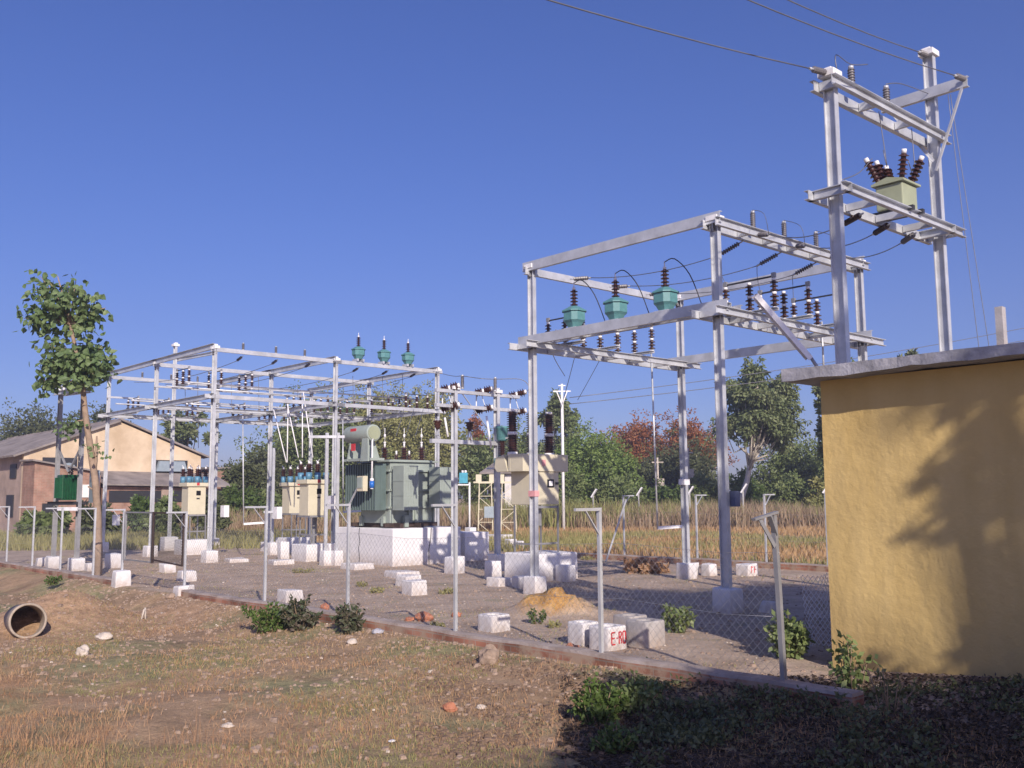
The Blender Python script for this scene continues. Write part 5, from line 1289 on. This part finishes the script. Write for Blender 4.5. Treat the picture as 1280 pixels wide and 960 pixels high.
# ---------------- the near young tree
def near_tree():
    Y = gp(122, 719).y; base = gp(122, 719)
    t = thing('broadleaf_tree', 'slender young tree with big drooping leaves in two tiers left of the left gantry', 'tree', base, 0)
    P = lambda x, y, dy=0: dp(x, y, Y + dy) - base
    tr = MB()
    sp = [P(122, 735), P(123, 690), P(122, 640), P(119, 600), P(113, 560), P(107, 520), P(103, 480), P(98, 452), P(91, 420), P(86, 395), P(78, 368), P(72, 345)]
    tr.tube(sp, [.12, .11, .10, .095, .09, .08, .07, .06, .05, .04, .03, .012], 9)
    tr.tube([P(117, 598), P(120, 575), P(121, 545)], [.06, .045, .02], 6)
    tr.tube([P(123, 625), P(116, 612), P(110, 608)], [.05, .03, .02], 6)
    ends = [(50, 345), (62, 352), (95, 350), (118, 372), (132, 385), (38, 385), (30, 398), (52, 410), (72, 372), (100, 395), (112, 400), (60, 385), (84, 352), (44, 362),
            (128, 432), (136, 448), (140, 460), (118, 440), (60, 440), (70, 470), (50, 478), (42, 486), (108, 474), (122, 470), (82, 452), (96, 440), (66, 452), (88, 478), (114, 452), (52, 455), (74, 424), (104, 414), (114, 426), (62, 430), (92, 408)]
    lv = MB(); lr = random.Random(5)
    for (x, y) in ends:
        upper = y < 420
        o = P(88, 405) if upper else P(101, 470)
        e = P(x, y, lr.uniform(-.9, .9))
        m_ = o.lerp(e, .5) + Vector((0, 0, .12)); tr.tube([o, m_, e], [.03, .018, .008], 5)
        for k in range(54):
            q = m_.lerp(e, lr.uniform(-.15, 1.08)) + Vector((lr.gauss(0, .14), lr.gauss(0, .2), lr.gauss(-.05, .14)))
            leafquad(lv, q, lr.uniform(.15, .25), lr.uniform(.12, .19), None, .75, True)
    for (x, y, n_) in ((96, 528, 60), (86, 536, 50), (118, 560, 14), (127, 566, 12)):
        for k in range(n_):
            q = P(x, y) + Vector((lr.gauss(0, .16), lr.gauss(0, .16), lr.gauss(0, .1))); leafquad(lv, q, .14, .1, None, .6, True)
    tr.tube([P(108, 525), P(98, 526), P(86, 534)], [.03, .02, .01], 5)
    tr.build('trunk', 'bark', t); lv.build('crown', 'lgreen', t)
near_tree()
# ---------------- trees that throw the shade on the building and the near ground (behind the camera, right)
def shade_tree(label, base, H, clumps, per, leaf=.22):
    t = thing('leafy_tree', label, 'tree', base, 0)
    tr = MB(); lv = MB(); tr.tube([(0, 0, -.3), (.1, 0, H * .25), (-.05, .1, H * .5), (.1, 0, H * .8)], [.2, .16, .12, .05], 8)
    for it in clumps:
        c, r, k = it[:3]; lf = it[3] if len(it) > 3 else leaf
        c = Vector(c); tr.tube([(0, 0, H * .35), c * .5 + Vector((0, 0, H * .22)), c], [.08, .05, .02] if len(it) < 5 else [.03, .02, .008], 5)
        clump(lv, c, r, int(per * k), lf, lf * .45, .1, .3, it[4] if len(it) > 4 else .8)
    tr.build('trunk', 'barkd', t); lv.build('crown', 'lmid', t); return t
SH = []
sdir = sv.copy()
def onray(px, py, t_, z=None, wallx=None):
    if wallx is None: p = gp(px, py, 0)
    else: p = BC + E1 * wallx + Vector((0, 0, py))
    return p + sdir * t_
shade_base = Vector((8.6, -1.8, 0))
cl = []
def addc(p, r, k=1.0): cl.append((p - shade_base, r, k))
# shade over the bottom right of the picture
for px, py, r, k in ((1240, 930, 1.0, 1), (1180, 915, .9, 1), (1110, 945, .9, 1), (1040, 935, .8, 1), (980, 950, .8, 1), (920, 940, .75, .9), (860, 935, .65, .8), (810, 930, .45, .6), (900, 900, .55, .8), (980, 905, .6, .8), (840, 885, .40, .5), (1100, 900, .55, .8), (1270, 890, .8, 1), (1040, 985, .9, 1), (900, 1000, .8, 1), (1180, 1000, 1.0, 1), (780, 985, .5, .7), (800, 862, .28, .3), (905, 862, .30, .35), (950, 870, .3, .35)):
    addc(onray(px, py, 11.0 + rnd.uniform(-1.2, 1.2)), r * 1.18, k * 1.3)
    addc(onray(px + 15, py, 14.5 + rnd.uniform(-1.2, 1.2)), r, k * .8)
# shade on the wall: (distance along the wall, height, radius, density)
wr = random.Random(21)
for _ in range(420):
    wx = wr.uniform(.1, 3.6); wz = wr.uniform(-.1, 3.0)
    e_ = wx - (.30 + wz * .50)
    if e_ < -.3: continue
    u_ = wx * .74 + wz * .67; v_ = -wx * .67 + wz * .74
    nn_ = noise.noise(Vector((u_ * .9, v_ * 4.2, 5.5)))
    if nn_ < (.10 if e_ < 0 else (.0 if e_ < .8 else -.06)): continue
    if wr.random() > (.4 if e_ < 0 else .62): continue
    cl.append((BC + E1 * wx + Vector((0, 0, wz)) + sdir * (9.6 + wr.uniform(-.7, .7)) - shade_base, wr.uniform(.045, .085), .06, .10, 1.2))
for wx, wz, r in ((2.3, .25, .16), (3.3, 2.0, .3), (3.4, 1.0, .4)):
    cl.append((BC + E1 * wx + Vector((0, 0, wz)) + sdir * 9.6 - shade_base, r, .9, .12, 1.3))
shade_tree('broad leafy tree behind the viewer that shades the yellow building', shade_base, 6.5, cl, 900, .20)
shade_base = Vector((10.5, -5.0, 0)); cl = []
for px, py, z_, r, k in ((662, 728, 0, .6, .5), (690, 735, 0, .6, .6), (740, 744, 0, .7, .8), (800, 744, 0, .75, .9), (860, 746, 0, .8, .9), (930, 745, 0, .9, .9), (900, 728, .6, .6, .6), (715, 728, 0, .45, .4), (895, 735, 2.4, .5, .6), (893, 735, 3.7, .4, .5), (990, 735, 0, .9, .7)):
    p = gp(px, py, z_); p = p + sv * ((12.5 + rnd.uniform(-1.5, 1.5) - z_) / sv.z); addc(p, r * 1.15, k * 1.5)
shade_tree('tall leafy tree behind the viewer that shades the middle of the yard', shade_base, 13, cl, 620, .24)
# ---------------- weeds and bushes near the camera
def plant(name, label, px, py, w_px, h_px, mt, ns=16, nl=26, leaf=.07, cat='bush', stem='twig', six=False, group=None):
    b = gpt(px, py); sc = b.y / F; Wd = w_px * sc; H = h_px * sc
    t = thing(name, label, cat, b, 0, group); st = MB(); lv = MB()
    for i in range(ns):
        a = rnd.uniform(0, 6.28); rr_ = rnd.random() ** .6
        e = Vector((math.cos(a) * Wd * .5 * rr_, math.sin(a) * Wd * .45 * rr_, H * rnd.uniform(.45, 1.0) * (1 - .35 * rr_)))
        o = Vector((e.x * .35, e.y * .35, -.05)); m_ = o.lerp(e, .55) + Vector((0, 0, H * .1)); st.tube([o, m_, e], [.008, .006, .003], 4)
        for k in range(nl):
            f_ = rnd.uniform(.15, 1.05); q = (o.lerp(m_, f_ * 2) if f_ < .5 else m_.lerp(e, f_ * 2 - 1)) + rv(Wd * .07)
            leafquad(lv, q, leaf * rnd.uniform(.6, 1.3), leaf * .6, None, .1, six)
    st.build('stems', stem, t); lv.build('leaves', mt, t); return t
plant('leafy_shrub', 'bright green shrub growing on the near kerb, leftmost of three', 335, 790, 58, 44, 'lfern', 26, 46, .075)
plant('leafy_shrub', 'mauve tinged shrub in the middle of three by the near kerb', 376, 786, 50, 42, 'lmauve', 22, 30, .085, six=True)
plant('leafy_shrub', 'small dark leaved shrub right of the pair by the near kerb', 435, 792, 42, 42, 'lmauve', 22, 30, .085, six=True)
plant('leafy_shrub', 'big leaved green weed at the edge of the foreground shade', 748, 905, 70, 58, 'lfern', 34, 44, .062)
plant('leafy_shrub', 'low green weed right of the big leaved weed in the shade', 795, 892, 70, 50, 'lmid', 26, 36, .06)
plant('leafy_shrub', 'low spreading weed below the big leaved weed', 770, 938, 70, 32, 'lfern', 24, 30, .05)
plant('leafy_shrub', 'green bush beside the large concrete pit ring', 850, 790, 44, 42, 'lmid', 22, 34, .09)
plant('small_weed', 'small upright weed left of the ochre earth heap', 672, 780, 22, 32, 'lfern', 8, 22, .06, 'weed')
plant('small_weed', 'small weed on the ochre earth heap', 697, 768, 18, 30, 'lmid', 7, 20, .06, 'weed')
plant('small_weed', 'small green tuft at the kerb left of the gate', 66, 729, 20, 12, 'lfern', 10, 26, .07, 'weed')
plant('small_weed', 'small weed growing out of the near kerb', 811, 838, 16, 18, 'ldark', 6, 14, .06, 'weed')
plant('leafy_shrub', 'shaded bush beside the bent fence post', 985, 822, 60, 60, 'lmid', 24, 40, .09)
plant('leafy_shrub', 'leggy bush at the left corner of the yellow wall', 1065, 868, 70, 82, 'lmid', 14, 14, .09)
plant('leafy_shrub', 'thin twiggy bush before the yellow wall', 1110, 895, 70, 72, 'ldark', 10, 7, .07)
plant('small_weed', 'brown dried brush heap by the back kerb', 805, 716, 60, 16, 'dryred', 30, 30, .16, 'brush heap')
for i, (px, py, w_, lb) in enumerate(((470, 741, 26, 'in front of the stepped white blocks'), (452, 733, 18, 'left of the stepped white blocks'), (378, 716, 26, 'before the cream breaker'), (560, 742, 26, 'right of the stepped white blocks'), (545, 785, 24, 'between two fence posts'), (735, 700, 20, 'behind the gantry post'), (690, 784, 24, 'beside the ochre heap'))):
    plant('grass_tuft', 'flat green grass tuft ' + lb, px, py, w_, 6, 'grass', 14, 20, .06, 'grass tuft')
# ---------------- grasses
def blades(name, label, n, fn, mt, hmin, hmax, wd, bend=.4, group=None, cat='grass'):
    mb = MB(); c_ = 0; tries = 0
    while c_ < n and tries < n * 12:
        tries += 1; r = fn()
        if r is None: continue
        x, y, k = r; z = gz(x, y) - .02; h_ = rnd.uniform(hmin, hmax) * k
        a = rnd.uniform(0, 6.28); bx, by = math.cos(a), math.sin(a); lean = rnd.uniform(0, bend) * h_
        a2 = rnd.uniform(0, 6.28); sx, sy = math.cos(a2) * wd / 2, math.sin(a2) * wd / 2; i = len(mb.v)
        mb.v += [(x - sx, y - sy, z), (x + sx, y + sy, z), (x + sx * .6 + bx * lean * .4, y + sy * .6 + by * lean * .4, z + h_ * .6), (x - sx * .6 + bx * lean * .4, y - sy * .6 + by * lean * .4, z + h_ * .6), (x + bx * lean, y + by * lean, z + h_)]
        mb.face([i, i + 1, i + 2, i + 3]); mb.face([i + 3, i + 2, i + 4]); c_ += 1
    return tag(mb.build(name, mt), label, cat, None, 'stuff')
def fg(thr, seed, lo=.0, x0=-9, x1=9, y0=5.5, y1=19, sc=.7):
    def f():
        y = y0 + (y1 - y0) * rnd.random() ** 1.3; x = rnd.uniform(max(x0, -y * .6), min(x1, y * .6))
        a, b = AB((x, y))
        if b > -.3: return None
        if noise.noise(Vector((x * sc, y * sc, seed))) < thr: return None
        return x, y, 1
    return f
blades('dry_grass', 'dry rust coloured stubble over the foreground soil', 15000, fg(-.02, 3.3), 'dryred', .03, .11, .008, .9)
blades('dry_grass', 'straw coloured short grass over the foreground', 24000, fg(-.05, 8.1), 'dry', .02, .09, .008, 1.0)
blades('short_grass', 'olive green short grass patches in the foreground', 21000, fg(.05, 5.7, sc=.5), 'grass', .02, .07, .009, .9)
def fgl():
    y = 5.6 + 3.6 * rnd.random(); x = -y * .58 + rnd.random() ** 1.6 * 3.2
    if noise.noise(Vector((x * 1.6, y * 1.6, 2))) < -.05: return None
    return x, y, 1 if rnd.random() < .9 else 1.8
blades('tall_dry_stalks', 'rust orange stalks in the bottom left corner', 2600, fgl, 'dryred', .05, .26, .004, .9)
def fgb():
    x = rnd.uniform(-3.8, 4.5); y = 5.6 + 1.6 * rnd.random()
    if noise.noise(Vector((x * 1.3, y * 1.3, 6))) < .05: return None
    return x, y, 1
blades('tall_dry_stalks', 'thin dry stalks along the bottom edge of the view', 1400, fgb, 'dry', .05, .16, .004, .9)
def fields(y0, y1, thr, seed, sc):
    def f():
        y = y0 + (y1 - y0) * rnd.random(); x = rnd.uniform(-y * .34, y * .36)
        a, b = AB((x, y))
        if b < 15.4: return None
        v = noise.noise(Vector((x * sc, y * sc, seed)))
        if v < thr: return None
        return x, y, 1 + v * .5
    return f
blades('tall_dry_grass', 'tall pinkish brown dry grass at the far edge of the field', 42000, fields(58, 80, -.5, 1.1, .16), 'fieldred', .4, 1.6, .055, .6)
blades('tall_green_weeds', 'greenish tall weeds mixed into the far dry grass', 12000, fields(60, 82, -.02, 7.7, .14), 'lolive', .6, 1.8, .08, .6)
blades('field_grass', 'straw coloured grass in the field behind the yard', 26000, fields(24, 64, -.25, 4.4, .15), 'dry', .10, .34, .05, .6)
blades('field_grass', 'olive tinted grass patches in the field behind the yard', 16000, fields(24, 62, .05, 9.4, .12), 'grass', .12, .38, .05, .6)
def yleft():
    y = rnd.uniform(40, 58); x = rnd.uniform(-y * .56, -y * .2)
    return x, y, 1
blades('field_grass', 'weedy dry grass before the old factory', 14000, yleft, 'grass', .12, .5, .05, .6)
def yd():
    a = rnd.uniform(-3, 30); b = rnd.uniform(.4, 14); p = W(a, b)
    if noise.noise(Vector((p.x * .6, p.y * .6, 12))) < .28: return None
    return p.x, p.y, 1
blades('yard_weeds', 'thin low weeds scattered over the gravel yard', 5000, yd, 'grass', .03, .08, .014, .8)
# low weeds plus added dead leaves, kept dark to deepen the tree's shade
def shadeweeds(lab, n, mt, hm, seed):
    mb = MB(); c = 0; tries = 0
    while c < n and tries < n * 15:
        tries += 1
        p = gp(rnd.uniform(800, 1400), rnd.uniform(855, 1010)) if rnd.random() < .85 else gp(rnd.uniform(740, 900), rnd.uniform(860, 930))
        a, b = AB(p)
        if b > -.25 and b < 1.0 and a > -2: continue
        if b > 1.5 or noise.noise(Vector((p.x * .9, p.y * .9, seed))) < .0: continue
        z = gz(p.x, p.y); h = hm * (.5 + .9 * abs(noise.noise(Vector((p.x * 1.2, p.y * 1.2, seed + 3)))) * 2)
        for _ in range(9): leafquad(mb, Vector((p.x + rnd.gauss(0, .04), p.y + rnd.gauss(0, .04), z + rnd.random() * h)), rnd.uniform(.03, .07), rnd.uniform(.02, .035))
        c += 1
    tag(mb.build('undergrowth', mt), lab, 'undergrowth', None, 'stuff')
shadeweeds('dark low weeds deepening the shade before the yellow building', 1100, 'ldark', .12, 2.0)
def shade_leaves():  # flat dark leaves added over bare soil to deepen the tree shade
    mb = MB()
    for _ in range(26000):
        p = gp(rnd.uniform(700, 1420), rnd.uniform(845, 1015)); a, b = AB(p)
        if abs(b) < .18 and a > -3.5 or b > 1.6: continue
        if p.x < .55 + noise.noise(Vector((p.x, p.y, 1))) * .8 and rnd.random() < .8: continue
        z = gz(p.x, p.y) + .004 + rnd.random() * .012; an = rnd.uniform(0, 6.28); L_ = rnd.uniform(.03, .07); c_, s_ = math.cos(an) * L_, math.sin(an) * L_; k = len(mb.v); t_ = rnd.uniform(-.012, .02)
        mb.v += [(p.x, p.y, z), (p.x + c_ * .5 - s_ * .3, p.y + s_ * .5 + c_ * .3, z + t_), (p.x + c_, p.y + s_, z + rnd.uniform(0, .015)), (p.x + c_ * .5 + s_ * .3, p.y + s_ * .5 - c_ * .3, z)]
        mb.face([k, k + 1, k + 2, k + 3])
    tag(mb.build('shade_leaf_layer', 'shade_leaves'), 'added dead brown leaves deepening the shade on the ground at the bottom right', 'leaf litter', None, 'stuff')
shade_leaves()
shadeweeds('dry brown weeds and leaves deepening the shade at the bottom right', 900, 'barkd', .06, 9.0)
# gravel and rocks
def stones(name, label, n, fn, mt, smin, smax):
    mb = MB()
    for _ in range(n):
        r = None
        while r is None: r = fn()
        x, y = r; s = rnd.uniform(smin, smax) * (1 if rnd.random() < .9 else 1.7); z = gz(x, y) + s * .1; i = len(mb.v); a0 = rnd.random() * 6
        ns = 6
        for q in range(ns):
            a = a0 + q * 6.283 / ns; k = s * rnd.uniform(.7, 1.15); mb.v.append((x + math.cos(a) * k, y + math.sin(a) * k, z - s * .3))
        for q in range(ns):
            a = a0 + .3 + q * 6.283 / ns; k = s * rnd.uniform(.45, .8); mb.v.append((x + math.cos(a) * k, y + math.sin(a) * k, z + s * rnd.uniform(.25, .55)))
        for q in range(ns): j = (q + 1) % ns; mb.face([i + q, i + j, i + ns + j, i + ns + q])
        mb.face([i + ns + q for q in range(ns)])
    return tag(mb.build(name, mt), label, 'gravel', None, 'stuff')
def inyard():
    p = W(rnd.uniform(-3.5, 26), rnd.random() ** 1.4 * 13 + .3); return p.x, p.y
def outside():
    p = W(rnd.uniform(-2, 18), -rnd.random() ** 1.5 * 5 - .2)
    return (p.x, p.y) if p.y > 5 else None
stones('yard_gravel', 'small grey brown stones scattered over the yard', 5000, inyard, 'clod', .012, .035)
stones('yard_gravel', 'pale pebbles sprinkled over the yard', 700, inyard, 'stone', .010, .026)
stones('soil_clods', 'brown clods and crumbs outside the near kerb', 3600, outside, 'clod', .010, .04)
stones('pale_pebbles', 'pale pebbles sprinkled outside the near kerb', 120, outside, 'stone', .010, .03)
def clodzone():
    for _ in range(50):
        p = gp(rnd.uniform(520, 760), rnd.uniform(800, 935)); a, b = AB(p)
        if b < -.4 and noise.noise(Vector((p.x * 1.4, p.y * 1.4, 31))) > -.05: return p.x, p.y
    return p.x, p.y
stones('dark_clods', 'dark rough clods of dug soil outside the near kerb', 2600, clodzone, 'darkclod', .008, .034)
def rock(name, label, cat, px, py, w_px, h_px, mt):
    p = gpt(px, py); s = w_px * p.y / F / 2; h_ = h_px * p.y / F
    import bmesh
    bm = bmesh.new(); bmesh.ops.create_icosphere(bm, subdivisions=3, radius=1)
    for v in bm.verts:
        k = 1 + .35 * noise.noise(v.co * 1.3 + Vector((px, py, 0))) + .12 * noise.noise(v.co * 4 + Vector((px, 0, 0)))
        v.co = Vector((v.co.x * s * k, v.co.y * s * k * .8, (v.co.z * .62 + .38) * h_ * k))
    me = bpy.data.meshes.new(name); bm.to_mesh(me); bm.free(); me.materials.append(M[mt]); o = bpy.data.objects.new(name, me); C.objects.link(o); o.location = p; return tag(o, label, cat)
rock('soil_clod', 'large brown clod of earth just outside the near kerb', 'clod', 611, 830, 27, 20, 'clod')
rock('broken_brick', 'orange red brick lump beside the pit ring at the kerb', 'brick', 716, 817, 20, 11, 'redstone')
rock('broken_brick', 'broken red brick lying in the foreground soil', 'brick', 563, 889, 17, 10, 'redstone')
rock('broken_brick', 'broken red brick heap in the yard between two fence posts, larger', 'brick', 531, 776, 24, 10, 'redstone')
rock('broken_brick', 'broken red brick left of the larger brick heap', 'brick', 512, 776, 12, 5, 'redstone')
rock('broken_brick', 'broken red brick right of the larger brick heap', 'brick', 571, 771, 12, 6, 'redstone')
rock('broken_brick', 'red brick bit by the kerb behind the green shrubs', 'brick', 406, 762, 12, 8, 'redstone')
rock('pale_rock', 'pale rock in the foreground dry grass', 'rock', 285, 909, 15, 5, 'stone')
rock('pale_rock', 'pale cracked stone right of the concrete pipe', 'rock', 103, 820, 17, 12, 'stone')
rock('pale_rock', 'pale stone pile right of the pipe, farther one', 'rock', 130, 800, 20, 9, 'stone')
rock('pale_rock', 'whitish stone outside the near kerb by the dark shrub', 'rock', 440, 805, 14, 6, 'stone')
rock('grey_rock', 'dark grey stone leaning on the near kerb', 'rock', 472, 792, 14, 6, 'slab')
rock('pale_rock', 'small pinkish stone in the foreground right of the broken brick', 'rock', 602, 886, 13, 5, 'stone')
rock('pale_rock', 'small pale stone in the deep shade', 'rock', 885, 890, 9, 5, 'stone')
rock('brick_rubble', 'dark brick rubble in the dip before the gate', 'rubble', 213, 748, 12, 7, 'clod')
p = gpt(490, 929); k = MB(); k.box((0, 0, .02), (.05, .035, .012), .5); tag(k.build('paper_scrap', 'capwhite', None, p, .4), 'tiny white scrap of paper in the foreground', 'paper')
for i, (px, py, dx, h_, lb) in enumerate(((79, 755, 12, 16, 'thin pale stick leaning left of the gate footing'), (176, 774, 4, 12, 'short pale stake in the dip, left of two'), (182, 774, -1, 14, 'short pale stake in the dip, right of two'))):
    p = gpt(px, py); s = p.y / F; k = MB(); k.cyl((0, 0, -.05), (dx * s, 0, h_ * s), .018, n=6); tag(k.build('wooden_stick', 'stone', None, p), lb, 'stick')
# concrete pipe
pc = gpt(34, 797); ax = Vector((.50, -.85, .10)).normalized(); rp = 21.5 * pc.y / F
k = MB(); c0 = Vector((0, 0, rp * .93)); k.lathe(c0 - ax * 1.4, ax, [(0, rp), (1.38, rp), (1.4, rp * .98), (1.4, rp * .88), (1.37, rp * .865), (.02, rp * .865)], 36)
k.f = k.f[:-1]; k.s = k.s[:-1]; k.m = k.m[:-1]
tag(k.build('concrete_pipe', 'pipe', None, pc), 'open end of a round concrete pipe in the orange earth at the left', 'pipe')
# ------------------------------------------------------------------ old factory
FA = gp(25, 667); FA.z = 0
fac = thing('old_factory', 'old gabled factory with stained cream plaster and weathered roof behind the left gantry', 'building', FA)
WG = 11.6; EH = 5.05; AH = 7.25; DL = 26
k = MB(); k.extr([(0, 0, -.5), (0, WG, -.5), (0, WG, EH), (0, WG / 2, AH), (0, 0, EH)], (-.35, 0, 0)); k.build('gable_wall', 'plaster_old', fac)
k = MB(); k.box((-DL / 2 - .36, .15, EH / 2 - .25), (DL, .3, EH + .45)).box((-DL / 2 - .36, WG - .15, EH / 2 - .25), (DL, .3, EH + .45)); k.build('side_wall', 'plaster_grey', fac)
k = MB()
for s0, s1 in ((-.7, WG / 2), (WG + .5, WG / 2)):
    z0_ = EH - (.7 if s0 < 0 else .5) * (AH - EH) / (WG / 2) + .06
    n = 60
    i0 = len(k.v)
    for i in range(n + 1):
        x = .30 - (DL + .5) * i / n; w2 = .025 * (i % 2) + .03 * noise.noise(Vector((x, s0, 0)))
        k.v += [(x, s0, z0_ + w2), (x, s1, AH + .08 + w2)]
    for i in range(n): k.face([i0 + i * 2, i0 + i * 2 + 1, i0 + i * 2 + 3, i0 + i * 2 + 2])
k2 = k.build('roof', 'roofg', fac); sd_ = k2.modifiers.new('thick', 'SOLIDIFY'); sd_.thickness = .12
k = MB(); k.box((.02, 1.15 + 1.0, 4.15), (.12, 2.1, 1.2)); o = k.build('window', 'window', fac)
k = MB(); k.cyl((.1, 2.6, 4.0), (.45, 2.6, 4.0), .42, n=16); k.build('exhaust_duct', 'sheet', o)
k = MB(); k.box((.02, WG - 2.2, 4.25), (.12, 2.4, .95)); o = k.build('window', 'window', fac)
k = MB(); k.box((.22, WG - 2.2, 4.3), (.35, 2.2, .7), 0, .8); k.build('awning', 'sheet', o)
k = MB(); k.box((-.8 - 1.2, -.02, 3.9), (1.3, .1, .9)); k.build('window', 'window', fac)
k = MB(); k.box((-.8 - 1.6, -.02, 1.7), (1.5, .1, 1.4)); k.build('window', 'window', fac)
# brick lean-to along the gable
zA = lambda px, py, Y: dp(px, py, Y).z
k = MB(); k.extr([(0, 4.2, -.5), (0, WG + .5, -.5), (0, WG + .5, 2.75), (0, 4.2, 2.9)], (2.6, 0, 0)); k.build('lean_to_wall', 'brick', fac)
k = MB(); k.extr([(3.1, 3.9, 2.95), (3.1, WG + .9, 2.85), (.02, WG + .9, 3.75), (.02, 3.9, 3.85)], (0, 0, .1)); k.build('lean_to_roof', 'roofg', fac)
k = MB(); k.box((2.615, 8.2, 2.25), (.06, 7.6, .75)); k.build('dark_opening', 'window', fac)
k = MB(); k.box((2.64, 8.0, 1.3), (.08, .5, 3.2)); k.build('pillar', 'plaster_grey', fac)
k = MB(); k.extr([(2.4, -.02, -.5), (2.4, 3.9, -.5), (2.4, 3.9, 3.7), (2.4, -.02, 4.35)], (-2.4, 0, 0)); k.build('annex_wall', 'brick', fac)
k = MB(); k.extr([(2.7, -.25, 4.42), (2.7, 4.0, 3.72), (.02, 4.0, 3.76), (.02, -.25, 4.46)], (0, 0, .1)); k.build('annex_roof', 'roofg', fac)
k = MB(); k.box((2.41, .95, 1.4), (.06, .9, .9)); k.build('window', 'window', fac)
k = MB(); k.box((2.44, 2.9, 2.6), (.1, .9, .8)); k.build('window', 'farwhite', fac)
# brick shed right of the factory
p = gp(252, 660); k = MB(); k.box((0, .6, 1.9), (5, 3, 4.6)); s_ = thing('brick_shed', 'plain red brown brick shed right of the old factory', 'building', dp(258, 640, 74) * 1.0); s_.location.z = 0
o = k.build('wall', 'brick', s_); k = MB(); k.box((0, .6, 4.3), (5.4, 3.4, .15)); k.build('roof', 'roofg', s_); k = MB(); k.box((2.51, .3, 2.8), (.06, .8, .9)); k.build('window', 'window', s_)
# white hut
p = dp(640, 640, 78); p.z = 0; t = thing('white_hut', 'small white hut with low grey roof seen behind the large breaker', 'building', p, R(-20))
H_ = dp(640, 592, 78).z; k = MB(); k.box((1.0, 2, H_ / 2), (3.2, 4, H_)); k.build('wall', 'farwhite', t)
k = MB(); k.extr([(-2.6, -.4, H_), (2.9, -.4, H_), (2.3, 2, H_ + 1.1), (-1.9, 2, H_ + 1.1)], (0, .2, 0)); k.extr([(-2.6, -.4, H_), (2.9, -.4, H_), (2.3, 2, H_ + 1.1), (-1.9, 2, H_ + 1.1)], (0, 0, .12)); k.build('roof', 'roofg', t)
k = MB(); k.box((.4, -.01, H_ - .7), (.4, .06, .5)); k.build('window', 'window', t)
# far poles
def pole(name, label, px, yb, yt, Y, r, lat=False):
    b = dp(px, yb, Y); b.z = 0; t = thing(name, label, 'pole', b, 0); H = dp(px, yt, Y).z
    k = MB(); k.cyl((0, 0, 0), (0, 0, H), r, r * .8, 8); k.build('shaft', 'capwhite' if lat else 'stone', t)
    k = MB()
    if lat:
        w_ = 22 * Y / F * .5; zz = H - .9
        k.bar((-w_, 0, zz + .45), (w_, 0, zz + .45), .07).bar((-w_ * .6, 0, zz + .43), (0, 0, zz - .4), .06).bar((w_ * .6, 0, zz + .43), (0, 0, zz - .4), .06)
        k.bar((-w_ * .4, 0, H - .1), (w_ * .4, 0, H - .1), .06).bar((0, 0, H - .2), (0, 0, zz - .4), .07)
    else: k.bar((-.5, 0, H - .4), (.5, 0, H - .4), .1).box((.25, -.1, H - 2.2), (.5, .3, .8))
    k.build('cross_arm', 'capwhite' if lat else 'stone', t); return t
pole('power_pole', 'slim white pole with V shaped cross arm behind the large breaker', 704, 612, 480, 60, .10, True)
pole('power_pole', 'pale concrete pole with a small box before the rust red tree', 861, 640, 560, 84, .20)
pole('power_pole', 'thin pale pole near the operating rod in the field', 823, 622, 572, 84, .10)
p = gp(19, 700)

if True:
    hz = bpy.data.materials.new('pale_haze'); hz.use_nodes = True; nt = hz.node_tree; nt.nodes.clear()
    out = nt.nodes.new('ShaderNodeOutputMaterial'); pv = nt.nodes.new('ShaderNodeVolumePrincipled'); pv.inputs['Density'].default_value = .0016; pv.inputs['Color'].default_value = (.86, .88, .98, 1); pv.inputs['Anisotropy'].default_value = .3
    nt.links.new(pv.outputs[0], out.inputs['Volume'])
    k = MB(); k.box((0, 90, 24), (420, 320, 52)); o = k.build('haze', hz); tag(o, kind='stuff')
